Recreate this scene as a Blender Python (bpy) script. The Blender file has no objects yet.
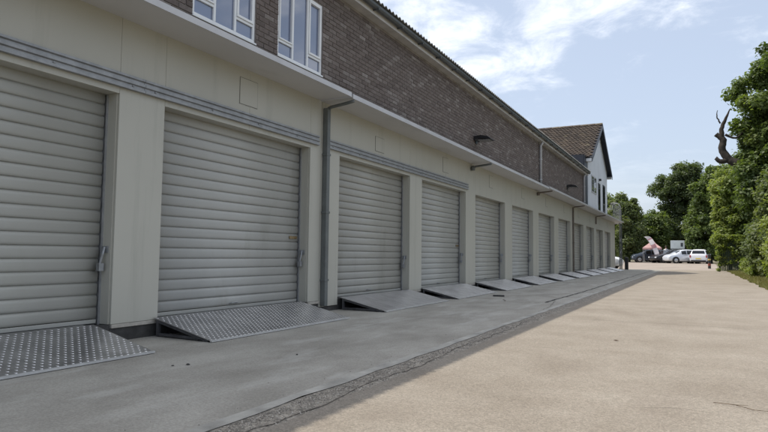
import bpy, bmesh, math, random
import numpy as np
from mathutils import Vector, Matrix
R = math.radians
sc = bpy.context.scene
C = sc.collection
rnd = random.Random(7)
nrs = np.random.RandomState(11)

# ------------------------------------------------------------------ camera
CAM = Vector((5.427, 0.0, 0.95))
YAW, PITCH, ROLL = R(27.80), R(3.66), R(0.66)
fw = Vector((-math.sin(YAW)*math.cos(PITCH), math.cos(YAW)*math.cos(PITCH), math.sin(PITCH)))
rt = Vector((math.cos(YAW), math.sin(YAW), 0)); up = rt.cross(fw)
rt2 = rt*math.cos(ROLL)+up*math.sin(ROLL); up2 = up*math.cos(ROLL)-rt*math.sin(ROLL)
cd = bpy.data.cameras.new('camera'); cam = bpy.data.objects.new('camera', cd); C.objects.link(cam)
M4 = Matrix((rt2, up2, -fw)).transposed().to_4x4(); M4.translation = CAM
cam.matrix_world = M4
cd.sensor_width = 36; cd.lens = 594.4/768*36; cd.clip_start = 0.05; cd.clip_end = 3000
sc.camera = cam

# ------------------------------------------------------------------ sky and sun
SUN_AZ = R(15)                       # sun stands behind the building, a little behind the camera
LAT = 0.568                          # sideways reach of a shadow per metre of height
SUN_EL = math.atan(1/(LAT/math.cos(SUN_AZ)))
to_sun = Vector((-math.cos(SUN_AZ)*math.cos(SUN_EL), -math.sin(SUN_AZ)*math.cos(SUN_EL), math.sin(SUN_EL)))
CLOUD = (-16.21, 16.45, 0.0)
w = bpy.data.worlds.new('World'); sc.world = w; w.use_nodes = True
nt = w.node_tree; nt.nodes.clear()
def nd(t, **k):
    n = nt.nodes.new(t)
    for a, b in k.items():
        setattr(n, a, b)
    return n
def lk(a, b): nt.links.new(a, b)
out = nd('ShaderNodeOutputWorld'); bg = nd('ShaderNodeBackground'); bg.inputs[1].default_value = 0.15
sky = nd('ShaderNodeTexSky', sky_type='NISHITA', sun_disc=False, sun_elevation=SUN_EL,
         sun_rotation=math.atan2(to_sun.x, to_sun.y), air_density=1.0, dust_density=3.2, ozone_density=1.0)
tc = nd('ShaderNodeTexCoord'); sp = nd('ShaderNodeSeparateXYZ'); lk(tc.outputs['Generated'], sp.inputs[0])
zc = nd('ShaderNodeMath', operation='MAXIMUM'); lk(sp.outputs[2], zc.inputs[0]); zc.inputs[1].default_value = 0.03
zb = nd('ShaderNodeMath', operation='ADD'); lk(zc.outputs[0], zb.inputs[0]); zb.inputs[1].default_value = 0.22
dx = nd('ShaderNodeMath', operation='DIVIDE'); lk(sp.outputs[0], dx.inputs[0]); lk(zb.outputs[0], dx.inputs[1])
dy = nd('ShaderNodeMath', operation='DIVIDE'); lk(sp.outputs[1], dy.inputs[0]); lk(zb.outputs[0], dy.inputs[1])
cv = nd('ShaderNodeCombineXYZ'); lk(dx.outputs[0], cv.inputs[0]); lk(dy.outputs[0], cv.inputs[1])
mp = nd('ShaderNodeMapping'); lk(cv.outputs[0], mp.inputs[0])
mp.inputs['Location'].default_value = CLOUD; mp.inputs['Rotation'].default_value = (0, 0, R(68.09)); mp.inputs['Scale'].default_value = (0.9, 1.0, 1)
n1 = nd('ShaderNodeTexNoise'); lk(mp.outputs[0], n1.inputs['Vector'])
n1.inputs['Scale'].default_value = 0.8; n1.inputs['Detail'].default_value = 3; n1.inputs['Roughness'].default_value = 0.5
n2 = nd('ShaderNodeTexNoise'); lk(mp.outputs[0], n2.inputs['Vector'])
n2.inputs['Scale'].default_value = 5.0; n2.inputs['Detail'].default_value = 9; n2.inputs['Roughness'].default_value = 0.62; n2.inputs['Distortion'].default_value = 0.4
m1 = nd('ShaderNodeMath', operation='MULTIPLY_ADD'); lk(n1.outputs[0], m1.inputs[0]); m1.inputs[1].default_value = 1.5
lk(n2.outputs[0], m1.inputs[2])
rp = nd('ShaderNodeMapRange', interpolation_type='SMOOTHSTEP'); lk(m1.outputs[0], rp.inputs[0])
rp.inputs[1].default_value = 1.16; rp.inputs[2].default_value = 1.60
fz = nd('ShaderNodeMapRange', interpolation_type='SMOOTHSTEP'); lk(sp.outputs[2], fz.inputs[0]); fz.inputs[1].default_value = 0.10; fz.inputs[2].default_value = 0.34; fz.inputs[3].default_value = 0.12; fz.inputs[4].default_value = 0.92   # cloud thins into haze low down
cm = nd('ShaderNodeMath', operation='MULTIPLY'); lk(rp.outputs[0], cm.inputs[0]); lk(fz.outputs[0], cm.inputs[1])
ve = nd('ShaderNodeMixRGB'); ve.inputs[0].default_value = 0.46; lk(sky.outputs[0], ve.inputs[1]); ve.inputs[2].default_value = (5.9, 6.6, 7.8, 1)   # thin high haze
mx = nd('ShaderNodeMixRGB'); lk(cm.outputs[0], mx.inputs[0]); lk(ve.outputs[0], mx.inputs[1]); mx.inputs[2].default_value = (9.3, 9.45, 9.7, 1)
lk(mx.outputs[0], bg.inputs[0]); lk(bg.outputs[0], out.inputs[0])
sl = bpy.data.lights.new('sun', 'SUN'); sl.energy = 4.0; sl.angle = R(0.53); sl.color = (1.0, 0.93, 0.82)
so = bpy.data.objects.new('sun', sl); C.objects.link(so); so.rotation_euler = (-to_sun).to_track_quat('-Z', 'Y').to_euler(); so.location = (-20, -5, 40)
vs = sc.view_settings; vs.view_transform = 'Standard'; vs.look = 'None'; vs.gamma = 1; vs.exposure = 0.05; vs.use_curve_mapping = False

# ------------------------------------------------------------------ materials
def mat(name, col, rough=0.6, var=0.12, scale=3.0, bump=0.0, bscale=40.0, metal=0.0, spec=0.5, col2=None, fine=0.0, fscale=120.0, stain=None, tone=None, stretch=None, speck=None):
    """Principled with world-space noise: broad variation var, fine grain, optional second colour, per-piece tone."""
    m = bpy.data.materials.new(name); m.use_nodes = True
    t = m.node_tree; b = t.nodes['Principled BSDF']
    N = t.nodes.new; L = t.links.new
    g = N('ShaderNodeNewGeometry'); pos = g.outputs['Position']
    if stretch:
        mpn = N('ShaderNodeMapping'); L(pos, mpn.inputs[0]); mpn.inputs['Scale'].default_value = stretch; pos2 = mpn.outputs[0]
    else: pos2 = pos
    n = N('ShaderNodeTexNoise'); L(pos2, n.inputs['Vector']); n.inputs['Scale'].default_value = scale; n.inputs['Detail'].default_value = 6; n.inputs['Roughness'].default_value = 0.6
    mr = N('ShaderNodeMapRange'); L(n.outputs[0], mr.inputs[0]); mr.inputs[1].default_value = 0.3; mr.inputs[2].default_value = 0.7
    c2 = col2 if col2 else tuple(c*(1-2*var) for c in col)
    c1 = col if col2 else tuple(min(1, c*(1+var)) for c in col)
    mxr = N('ShaderNodeMixRGB'); L(mr.outputs[0], mxr.inputs[0]); mxr.inputs[1].default_value = (*c1, 1); mxr.inputs[2].default_value = (*c2, 1)
    cur = mxr.outputs[0]
    if tone:                                         # list of (pos, colour) over a per-piece attribute
        at = N('ShaderNodeAttribute'); at.attribute_name = 'tone'
        rmp = N('ShaderNodeValToRGB'); e = rmp.color_ramp.elements
        while len(e) < len(tone): e.new(0.5)
        for el, (p, c) in zip(e, tone): el.position = p; el.color = (*c, 1)
        L(at.outputs['Fac'], rmp.inputs[0])
        mm = N('ShaderNodeMixRGB'); mm.blend_type = 'MULTIPLY'; mm.inputs[0].default_value = 1
        L(rmp.outputs[0], mm.inputs[1])
        gr = N('ShaderNodeMapRange'); L(n.outputs[0], gr.inputs[0]); gr.inputs[1].default_value = 0.3; gr.inputs[2].default_value = 0.7; gr.inputs[3].default_value = 1+var; gr.inputs[4].default_value = 1-var
        L(gr.outputs[0], mm.inputs[2]); cur = mm.outputs[0]
    if fine:
        f = N('ShaderNodeTexNoise'); L(pos, f.inputs['Vector']); f.inputs['Scale'].default_value = fscale; f.inputs['Detail'].default_value = 3; f.inputs['Roughness'].default_value = 0.7
        fr = N('ShaderNodeMapRange'); L(f.outputs[0], fr.inputs[0]); fr.inputs[1].default_value = 0.3; fr.inputs[2].default_value = 0.7; fr.inputs[3].default_value = 1-fine; fr.inputs[4].default_value = 1+fine
        mm = N('ShaderNodeMixRGB'); mm.blend_type = 'MULTIPLY'; mm.inputs[0].default_value = 1; L(cur, mm.inputs[1]); L(fr.outputs[0], mm.inputs[2]); cur = mm.outputs[0]
    if speck:                                        # (scale, amount): single stones in the concrete
        vo = N('ShaderNodeTexVoronoi'); L(pos, vo.inputs['Vector']); vo.inputs['Scale'].default_value = speck[0]
        sx = N('ShaderNodeSeparateColor'); L(vo.outputs['Color'], sx.inputs[0])
        vr = N('ShaderNodeMapRange'); L(sx.outputs[0], vr.inputs[0]); vr.inputs[3].default_value = 1-speck[1]; vr.inputs[4].default_value = 1+speck[1]*.8
        mm = N('ShaderNodeMixRGB'); mm.blend_type = 'MULTIPLY'; mm.inputs[0].default_value = 1; L(cur, mm.inputs[1]); L(vr.outputs[0], mm.inputs[2]); cur = mm.outputs[0]
    if stain:                                        # (colour, scale xyz, threshold, strength)
        scol, ssc, th, st = stain
        sm = N('ShaderNodeMapping'); L(pos, sm.inputs[0]); sm.inputs['Scale'].default_value = ssc
        s = N('ShaderNodeTexNoise'); L(sm.outputs[0], s.inputs['Vector']); s.inputs['Scale'].default_value = 1; s.inputs['Detail'].default_value = 8; s.inputs['Roughness'].default_value = 0.65
        sr = N('ShaderNodeMapRange'); L(s.outputs[0], sr.inputs[0]); sr.inputs[1].default_value = th; sr.inputs[2].default_value = th+0.14; sr.inputs[4].default_value = st
        mm = N('ShaderNodeMixRGB'); L(sr.outputs[0], mm.inputs[0]); L(cur, mm.inputs[1]); mm.inputs[2].default_value = (*scol, 1); cur = mm.outputs[0]
    L(cur, b.inputs['Base Color'])
    b.inputs['Roughness'].default_value = rough; b.inputs['Metallic'].default_value = metal; b.inputs['Specular IOR Level'].default_value = spec
    if bump:
        bn = N('ShaderNodeTexNoise'); L(pos, bn.inputs['Vector']); bn.inputs['Scale'].default_value = bscale; bn.inputs['Detail'].default_value = 5; bn.inputs['Roughness'].default_value = 0.65
        bu = N('ShaderNodeBump'); bu.inputs['Strength'].default_value = bump; bu.inputs['Distance'].default_value = 0.02; L(bn.outputs[0], bu.inputs['Height']); L(bu.outputs[0], b.inputs['Normal'])
    return m

M = {}
M['panel'] = mat('painted_panel', (0.46, 0.445, 0.385), 0.42, 0.03, 0.6, 0.03, 6, stain=((0.33, 0.32, 0.27), (3.5, 3.5, 0.3), 0.55, 0.42))
M['slat'] = mat('painted_slat', (0.40, 0.395, 0.36), 0.40, 0.04, 0.7, 0.16, 2.5, stain=((0.36, 0.355, 0.31), (1.5, 1.5, 0.6), 0.57, 0.5))
M['slatb'] = mat('painted_slat_faded', (0.415, 0.41, 0.38), 0.45, 0.05, 0.9, 0.16, 2.5, stain=((0.30, 0.29, 0.25), (1.2, 2.6, 0.7), 0.56, 0.5))
M['slatc'] = mat('painted_slat_worn', (0.385, 0.375, 0.335), 0.38, 0.05, 0.5, 0.16, 2.5, stain=((0.27, 0.26, 0.22), (1.2, 3.0, 0.5), 0.55, 0.5))
M['soffit'] = mat('soffit_paint', (0.58, 0.565, 0.55), 0.5, 0.04, 0.8, 0.04, 3, stain=((0.42, 0.40, 0.36), (1.4, .5, 1), 0.55, 0.5))
M['trim'] = mat('canopy_edge', (0.50, 0.50, 0.515), 0.35, 0.06, 2.5)
M['galv'] = mat('galvanised_steel', (0.33, 0.335, 0.34), 0.5, 0.12, 9, metal=0.4, fine=0.06, fscale=60)
M['backing'] = mat('wall_backing', (0.22, 0.215, 0.19), 0.8, 0.1)  # plain drab colour of the backing wall, seen in the panel joints
M['hatchgap'] = mat('hatch_joint', (0.20, 0.20, 0.18), 0.8, 0.1)
M['gap'] = mat('dark_joint', (0.05, 0.05, 0.048), 0.9, 0.1)
M['plinth'] = mat('bitumen_plinth', (0.055, 0.053, 0.05), 0.9, 0.25, 6, 0.3, 30)
M['sill'] = mat('concrete_sill', (0.42, 0.39, 0.34), 0.85, 0.15, 9, 0.2, 40)
M['pipe'] = mat('grey_pipe', (0.13, 0.14, 0.135), 0.45, 0.12, 5)
M['rustpipe'] = mat('brown_pipe', (0.16, 0.13, 0.105), 0.6, 0.2, 5)
M['wpipe'] = mat('white_pipe', (0.5, 0.5, 0.52), 0.4, 0.1, 3)
M['mortar'] = mat('mortar', (0.30, 0.275, 0.265), 0.95, 0.2, 3, 0.3, 60)
BT = [(0.0, (0.105, 0.083, 0.075)), (0.3, (0.13, 0.104, 0.094)), (0.55, (0.15, 0.122, 0.110)), (0.8, (0.172, 0.145, 0.133)), (1.0, (0.235, 0.207, 0.192))]
M['brick'] = mat('brick', (0.15, 0.11, 0.1), 0.88, 0.18, 14, 0.35, 70, tone=BT, fine=0.12, fscale=90)
M['upvc'] = mat('white_upvc', (0.78, 0.79, 0.8), 0.3, 0.03, 3)
M['fascia'] = mat('fascia_board', (0.55, 0.53, 0.51), 0.5, 0.1, 3, stain=((0.25, 0.23, 0.21), (1, 3, 3), 0.58, 0.5))
M['gutter'] = mat('gutter_plastic', (0.07, 0.078, 0.085), 0.4, 0.15, 5)
M['sheet'] = mat('roof_sheet', (0.22, 0.225, 0.22), 0.7, 0.2, 2, 0.1, 20, stain=((0.12, 0.13, 0.08), (1, 1, 1), 0.55, 0.6))
M['lamp'] = mat('lamp_black', (0.018, 0.018, 0.02), 0.4, 0.2, 6)
M['lens'] = mat('lamp_lens', (0.25, 0.25, 0.24), 0.2, 0.05, 6)
M['brass'] = mat('lock_plate', (0.30, 0.22, 0.12), 0.4, 0.2, 20, metal=0.7)
M['steel'] = mat('latch_steel', (0.34, 0.35, 0.36), 0.45, 0.15, 20, metal=0.6)
M['tread'] = mat('worn_tread', (0.72, 0.72, 0.73), 0.32, 0.1, 5, metal=0.75)
M['alu'] = mat('aluminium_plate', (0.47, 0.465, 0.47), 0.30, 0.16, 3.5, 0.06, 50, metal=0.85, stain=((0.20, 0.195, 0.19), (3, 2, 3), 0.55, 0.6))
M['aludull'] = mat('dusty_aluminium', (0.70, 0.70, 0.71), 0.26, 0.25, 3.5, 0.25, 30, metal=0.85, stain=((0.26, 0.25, 0.24), (2, 1.3, 2), 0.52, 0.7))
M['aluedge'] = mat('aluminium_edge', (0.72, 0.72, 0.72), 0.35, 0.08, 8, metal=0.7)
M['frame'] = mat('ramp_frame', (0.10, 0.10, 0.105), 0.55, 0.2, 8, metal=0.4)
M['render'] = mat('white_render', (0.66, 0.69, 0.73), 0.8, 0.04, 0.8, 0.08, 25, stain=((0.5, 0.52, 0.54), (1, 1, 0.3), 0.56, 0.5))
M['navy'] = mat('navy_cladding', (0.012, 0.016, 0.028), 0.5, 0.2, 3)
TT = [(0.0, (0.035, 0.027, 0.022)), (0.5, (0.056, 0.042, 0.032)), (0.8, (0.08, 0.06, 0.042)), (1.0, (0.10, 0.085, 0.055))]
M['tile'] = mat('roof_tile', (0.14, 0.085, 0.055), 0.9, 0.3, 0.9, 0.2, 40, tone=TT)
M['concrete'] = mat('sunlit_concrete', (0.315, 0.282, 0.238), 0.92, 0.0, 1.3, 0.6, 70, col2=(0.243, 0.212, 0.174), fine=0.23, fscale=95, spec=0.2,
                    stain=((0.20, 0.17, 0.14), (1.1, 0.5, 1), 0.54, 0.42), speck=(75, 0.17))
M['apron'] = mat('apron_concrete', (0.405, 0.385, 0.34), 0.8, 0.0, 1.6, 0.25, 35, col2=(0.255, 0.238, 0.205), fine=0.16, fscale=60, spec=0.3,
                 stain=((0.48, 0.465, 0.425), (2.2, 0.6, 1), 0.53, 0.6), stretch=(1, .55, 1), speck=(80, 0.10))
M['band'] = mat('smooth_band', (0.40, 0.385, 0.345), 0.8, 0.2, 3, 0.1, 40, fine=0.07, stain=((0.2, 0.19, 0.18), (3, 1.2, 1), 0.56, 0.6))
M['rough'] = mat('rough_aggregate', (0.34, 0.305, 0.255), 0.95, 0.25, 9, 1.0, 45, fine=0.35, fscale=70, speck=(70, .45))
M['stone'] = mat('loose_stone', (0.3, 0.27, 0.23), 0.9, 0.2, 20, tone=[(0, (.12, .105, .09)), (.5, (.28, .25, .21)), (1, (.5, .46, .4))])
M['crackdirt'] = mat('crack_dirt', (0.09, 0.075, 0.06), 0.95, 0.3, 9)
M['tar'] = mat('tar', (0.02, 0.019, 0.018), 0.8, 0.3, 9, 0.2, 40)
M['tarmac'] = mat('car_park_tarmac', (0.30, 0.255, 0.215), 0.9, 0.1, 0.5, 0.2, 40, fine=0.1)
M['earth'] = mat('earth', (0.20, 0.165, 0.11), 0.95, 0.25, 1.5, 0.5, 20, col2=(0.10, 0.11, 0.05))
M['bark'] = mat('bark', (0.04, 0.033, 0.026), 0.95, 0.3, 6, 0.8, 25)
M['glassdark'] = mat('car_glass', (0.012, 0.014, 0.016), 0.08, 0.1, 2, spec=0.6)
M['rubber'] = mat('rubber', (0.02, 0.02, 0.02), 0.85, 0.1, 9)
M['rim'] = mat('wheel_rim', (0.5, 0.5, 0.52), 0.3, 0.1, 5, metal=0.8)
M['redlamp'] = mat('tail_lamp', (0.35, 0.015, 0.012), 0.2, 0.1, 5)
M['headlamp'] = mat('head_lamp', (0.7, 0.72, 0.75), 0.15, 0.05, 5)
M['carwhite'] = mat('white_car_paint', (0.72, 0.74, 0.78), 0.25, 0.03, 1)
M['carsilver'] = mat('pale_silver_car_paint', (0.62, 0.65, 0.70), 0.25, 0.03, 1, metal=0.3)
M['cardark'] = mat('black_car_paint', (0.015, 0.016, 0.02), 0.2, 0.1, 1)
M['carblue'] = mat('slate_blue_car_paint', (0.05, 0.065, 0.09), 0.25, 0.1, 1)
M['plate'] = mat('number_plate', (0.7, 0.55, 0.1), 0.5, 0.05, 5)
M['black'] = mat('black_plastic', (0.02, 0.02, 0.02), 0.6, 0.1, 5)
M['tentpink'] = mat('faded_pink_canvas', (0.46, 0.29, 0.28), 0.8, 0.1, 2)
M['bannerwhite'] = mat('banner_cloth', (0.66, 0.62, 0.64), 0.7, 0.06, 4)
M['bannerred'] = mat('banner_red', (0.50, 0.27, 0.29), 0.7, 0.06, 4)
M['signwhite'] = mat('sign_board', (0.62, 0.69, 0.72), 0.5, 0.05, 3)
M['signdark'] = mat('sign_print', (0.06, 0.07, 0.09), 0.5, 0.05, 3)
M['postred'] = mat('red_band', (0.22, 0.05, 0.03), 0.5, 0.15, 8)
M['postyellow'] = mat('yellow_band', (0.6, 0.45, 0.12), 0.5, 0.15, 8)
M['fencegreen'] = mat('fence_steel', (0.05, 0.075, 0.06), 0.5, 0.2, 5)
M['deadleaf'] = mat('dead_leaf', (0.10, 0.06, 0.03), 0.9, 0.3, 30)
M['shirt'] = mat('white_shirt', (0.7, 0.7, 0.72), 0.85, 0.05, 8)
M['jeans'] = mat('dark_trousers', (0.03, 0.035, 0.05), 0.85, 0.1, 8)
M['skin'] = mat('skin', (0.42, 0.26, 0.19), 0.6, 0.05, 8)
M['hair'] = mat('hair', (0.05, 0.035, 0.025), 0.7, 0.1, 20)

def glass(name, tint):
    m = bpy.data.materials.new(name); m.use_nodes = True; b = m.node_tree.nodes['Principled BSDF']
    t = m.node_tree; g = t.nodes.new('ShaderNodeNewGeometry'); n = t.nodes.new('ShaderNodeTexNoise'); n.inputs['Scale'].default_value = 0.8
    t.links.new(g.outputs['Position'], n.inputs['Vector']); bu = t.nodes.new('ShaderNodeBump'); bu.inputs['Strength'].default_value = 0.02
    t.links.new(n.outputs[0], bu.inputs['Height']); t.links.new(bu.outputs[0], b.inputs['Normal'])
    b.inputs['Base Color'].default_value = (*tint, 1); b.inputs['Roughness'].default_value = 0.03; b.inputs['Specular IOR Level'].default_value = 0.9; b.inputs['IOR'].default_value = 1.9
    return m
M['glass'] = glass('window_glass', (0.10, 0.13, 0.22))
M['glass2'] = glass('house_glass', (0.015, 0.018, 0.022))

def leafmat(name, cols, trans=0.42):
    m = bpy.data.materials.new(name); m.use_nodes = True; t = m.node_tree; b = t.nodes['Principled BSDF']
    at = t.nodes.new('ShaderNodeAttribute'); at.attribute_name = 'tone'
    r = t.nodes.new('ShaderNodeValToRGB'); e = r.color_ramp.elements
    while len(e) < len(cols): e.new(0.5)
    for i, (el, c) in enumerate(zip(e, cols)): el.position = i/(len(cols)-1); el.color = (*c, 1)
    t.links.new(at.outputs['Fac'], r.inputs[0]); t.links.new(r.outputs[0], b.inputs['Base Color'])
    b.inputs['Roughness'].default_value = 0.5; b.inputs['Specular IOR Level'].default_value = 0.35
    tr = t.nodes.new('ShaderNodeBsdfTranslucent')
    hs = t.nodes.new('ShaderNodeMixRGB'); hs.blend_type = 'MULTIPLY'; hs.inputs[0].default_value = 1; hs.inputs[2].default_value = (1.5, 1.6, 0.6, 1)
    t.links.new(r.outputs[0], hs.inputs[1]); t.links.new(hs.outputs[0], tr.inputs[0])
    ms = t.nodes.new('ShaderNodeMixShader'); ms.inputs[0].default_value = trans
    t.links.new(b.outputs[0], ms.inputs[1]); t.links.new(tr.outputs[0], ms.inputs[2])
    t.links.new(ms.outputs[0], t.nodes['Material Output'].inputs[0])
    return m
M['oakleaf'] = leafmat('oak_leaf', [(0.06, 0.09, 0.032), (0.095, 0.135, 0.046), (0.135, 0.18, 0.06), (0.18, 0.21, 0.085)])
M['darkleaf'] = leafmat('dark_leaf', [(0.045, 0.065, 0.032), (0.07, 0.10, 0.045), (0.10, 0.13, 0.058), (0.13, 0.155, 0.075)])
M['limeleaf'] = leafmat('light_leaf', [(0.12, 0.17, 0.055), (0.175, 0.225, 0.07), (0.23, 0.27, 0.085), (0.29, 0.31, 0.115)])
M['greyleaf'] = leafmat('greyish_leaf', [(0.08, 0.11, 0.05), (0.12, 0.155, 0.07), (0.16, 0.19, 0.09), (0.20, 0.22, 0.12)])
M['grass'] = leafmat('grass', [(0.09, 0.12, 0.035), (0.16, 0.18, 0.06), (0.24, 0.22, 0.09), (0.34, 0.28, 0.15)], 0.3)

# ------------------------------------------------------------------ mesh helpers
class MB:
    def __init__(s): s.v = []; s.f = []; s.t = []; s.mi = []
    def add(s, vs, fs, tone=0.5, mi=0):
        o = len(s.v); s.v += [tuple(v) for v in vs]
        for f in fs: s.f.append(tuple(i+o for i in f)); s.t.append(tone); s.mi.append(mi)
        return s
    def box(s, x0, x1, y0, y1, z0, z1, tone=0.5, mi=0):
        vs = [(x, y, z) for x in (x0, x1) for y in (y0, y1) for z in (z0, z1)]
        return s.add(vs, [(0, 1, 3, 2), (4, 6, 7, 5), (0, 4, 5, 1), (2, 3, 7, 6), (0, 2, 6, 4), (1, 5, 7, 3)], tone, mi)
    def bar(s, a, b, wd, hg, mi=0, upv=(0, 0, 1)):
        a = Vector(a); b = Vector(b); d = (b-a).normalized(); u = Vector(upv)
        if abs(d.dot(u)) > 0.98: u = Vector((1, 0, 0))
        r = d.cross(u).normalized()*wd/2; q = r.cross(d).normalized()*hg/2
        vs = [p+i*r+j*q for p in (a, b) for i in (-1, 1) for j in (-1, 1)]
        return s.add(vs, [(0, 1, 3, 2), (4, 6, 7, 5), (0, 4, 5, 1), (2, 3, 7, 6), (0, 2, 6, 4), (1, 5, 7, 3)], 0.5, mi)
    def tube(s, pts, rad, n=10, mi=0, caps=True, tone=0.5):
        pts = [Vector(p) for p in pts]; rads = rad if isinstance(rad, (list, tuple)) else [rad]*len(pts)
        o = len(s.v); prev = None
        for i, p in enumerate(pts):
            d = (pts[min(i+1, len(pts)-1)]-pts[max(i-1, 0)]).normalized()
            if prev is None:
                u = Vector((0, 0, 1)) if abs(d.z) < 0.9 else Vector((1, 0, 0)); a = d.cross(u).normalized()
            else: a = (prev-d*prev.dot(d)).normalized()
            prev = a; b = d.cross(a)
            for k in range(n):
                an = 2*math.pi*k/n; s.v.append(tuple(p+(a*math.cos(an)+b*math.sin(an))*rads[i]))
        for i in range(len(pts)-1):
            for k in range(n):
                s.f.append((o+i*n+k, o+i*n+(k+1) % n, o+(i+1)*n+(k+1) % n, o+(i+1)*n+k)); s.t.append(tone); s.mi.append(mi)
        if caps:
            s.f.append(tuple(o+k for k in reversed(range(n)))); s.t.append(tone); s.mi.append(mi)
            e = o+(len(pts)-1)*n; s.f.append(tuple(e+k for k in range(n))); s.t.append(tone); s.mi.append(mi)
        return s
    def lathe(s, prof, c=(0, 0, 0), axis='z', n=16, mi=0):
        o = len(s.v)
        for r, h in prof:
            for k in range(n):
                a = 2*math.pi*k/n; p = (r*math.cos(a), r*math.sin(a), h)
                if axis == 'x': p = (h, p[0], p[1])
                if axis == 'y': p = (p[0], h, p[1])
                s.v.append(tuple(p[i]+c[i] for i in range(3)))
        for i in range(len(prof)-1):
            for k in range(n):
                s.f.append((o+i*n+k, o+i*n+(k+1) % n, o+(i+1)*n+(k+1) % n, o+(i+1)*n+k)); s.t.append(.5); s.mi.append(mi)
        s.f.append(tuple(o+k for k in reversed(range(n)))); s.t.append(.5); s.mi.append(mi)
        e = o+(len(prof)-1)*n; s.f.append(tuple(e+k for k in range(n))); s.t.append(.5); s.mi.append(mi)
        return s
    def prism(s, prof, y0, y1, tone=0.5, mi=0, closed=True):
        n = len(prof); vs = [(x, y0, z) for x, z in prof]+[(x, y1, z) for x, z in prof]
        fs = [(i, (i+1) % n, n+(i+1) % n, n+i) for i in range(n if closed else n-1)]
        if closed: fs += [tuple(reversed(range(n))), tuple(range(n, 2*n))]
        return s.add(vs, fs, tone, mi)
    def mesh(s, name, mats, smooth=False, fix=True):
        me = bpy.data.meshes.new(name); me.from_pydata(s.v, [], s.f)
        for m in (mats if isinstance(mats, (list, tuple)) else [mats]): me.materials.append(M[m])
        me.polygons.foreach_set('material_index', s.mi)
        a = me.attributes.new('tone', 'FLOAT', 'FACE'); a.data.foreach_set('value', s.t)
        if fix:
            bm = bmesh.new(); bm.from_mesh(me); bmesh.ops.recalc_face_normals(bm, faces=bm.faces); bm.to_mesh(me); bm.free()
        if smooth: me.polygons.foreach_set('use_smooth', [True]*len(me.polygons))
        me.update(); return me
    def build(s, name, mats, parent=None, smooth=False, fix=True, bevel=0):
        o = bpy.data.objects.new(name, s.mesh(name, mats, smooth, fix)); C.objects.link(o)
        if parent: o.parent = parent
        if bevel:
            b = o.modifiers.new('bevel', 'BEVEL'); b.width = bevel; b.segments = 2; b.limit_method = 'ANGLE'
        return o
def put(name, me, parent=None, loc=(0, 0, 0), rot=(0, 0, 0), scale=(1, 1, 1)):
    o = bpy.data.objects.new(name, me); C.objects.link(o); o.location = loc; o.rotation_euler = rot; o.scale = scale
    if parent: o.parent = parent
    return o
def tag(o, label, cat, group=None):
    o['label'] = label; o['category'] = cat
    if group: o['group'] = group
    return o
def thing(name, label, cat, loc=(0, 0, 0), rz=0, group=None):
    o = bpy.data.objects.new(name, None); C.objects.link(o); o.location = loc; o.rotation_euler = (0, 0, rz); o.empty_display_size = 0.2
    return tag(o, label, cat, group)
def struct(o): o['kind'] = 'structure'; return o
def stuff(o): o['kind'] = 'stuff'; return o

# ------------------------------------------------------------------ ground
def gz(y): 
    t = min(1, max(0, (y-53)/11)); return 0.36*t*t*(3-2*t)
ys = [-300, -60, -20, 0, 20, 40, 52]+list(np.linspace(53, 64, 12))+[70, 90, 120, 200, 400, 900]
def strip(x0, x1, y0, y1, dz):
    b = MB(); yy = sorted(set([y0, y1]+[y for y in ys if y0 < y < y1])); vs = []
    for y in yy: vs += [(x0, y, gz(y)+dz), (x1, y, gz(y)+dz)]
    return b.add(vs, [(2*i, 2*i+1, 2*i+3, 2*i+2) for i in range(len(yy)-1)])
struct(strip(-700, 700, -300, 900, -0.03).build('ground', 'earth', fix=False))
struct(strip(-40, 6.9, 50.2, 84, -0.012).build('car_park', 'tarmac', fix=False))
struct(strip(-0.6, 3.02, -12, 50.2, 0.0).build('forecourt', 'apron', fix=False))
def wob(mb, x0f, x1f, y0, y1, z, step=0.25):
    n = int((y1-y0)/step); vs = []
    for i in range(n+1):
        y = y0+(y1-y0)*i/n; vs += [(x0f(y), y, z), (x1f(y), y, z)]
    return mb.add(vs, [(2*i, 2*i+1, 2*i+3, 2*i+2) for i in range(n)])
def jag(seed, amp, sc_=1.0):
    r = random.Random(seed); ph = [(r.uniform(0.5, 9)*sc_, r.uniform(0, 6.28), r.uniform(.3, 1)) for _ in range(7)]
    return lambda y: amp*sum(a*math.sin(f*y+p) for f, p, a in ph)/2.5
j1, j2, j3, j4 = jag(1, .012), jag(2, .02), jag(3, .02), jag(4, .05)
struct(wob(MB(), lambda y: 3.015+.2*j1(y), lambda y: 3.115+1.3*j1(y)+.6*j3(y*2.3), -12, 50.2, 0.006).build('edging_strip', 'band', fix=False))
struct(wob(MB(), lambda y: 3.10, lambda y: 3.36+j2(y), -12, 50.2, 0.001).build('gutter_strip', 'rough', fix=False))
road = struct(strip(3.2, 7.3, -12, 50.2, -0.025).build('road', 'tar', fix=False))
bays = [-12, -6.5, 1.42, 9.45, 17.5, 25.5, 33.5, 41.5, 50.2]
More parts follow.
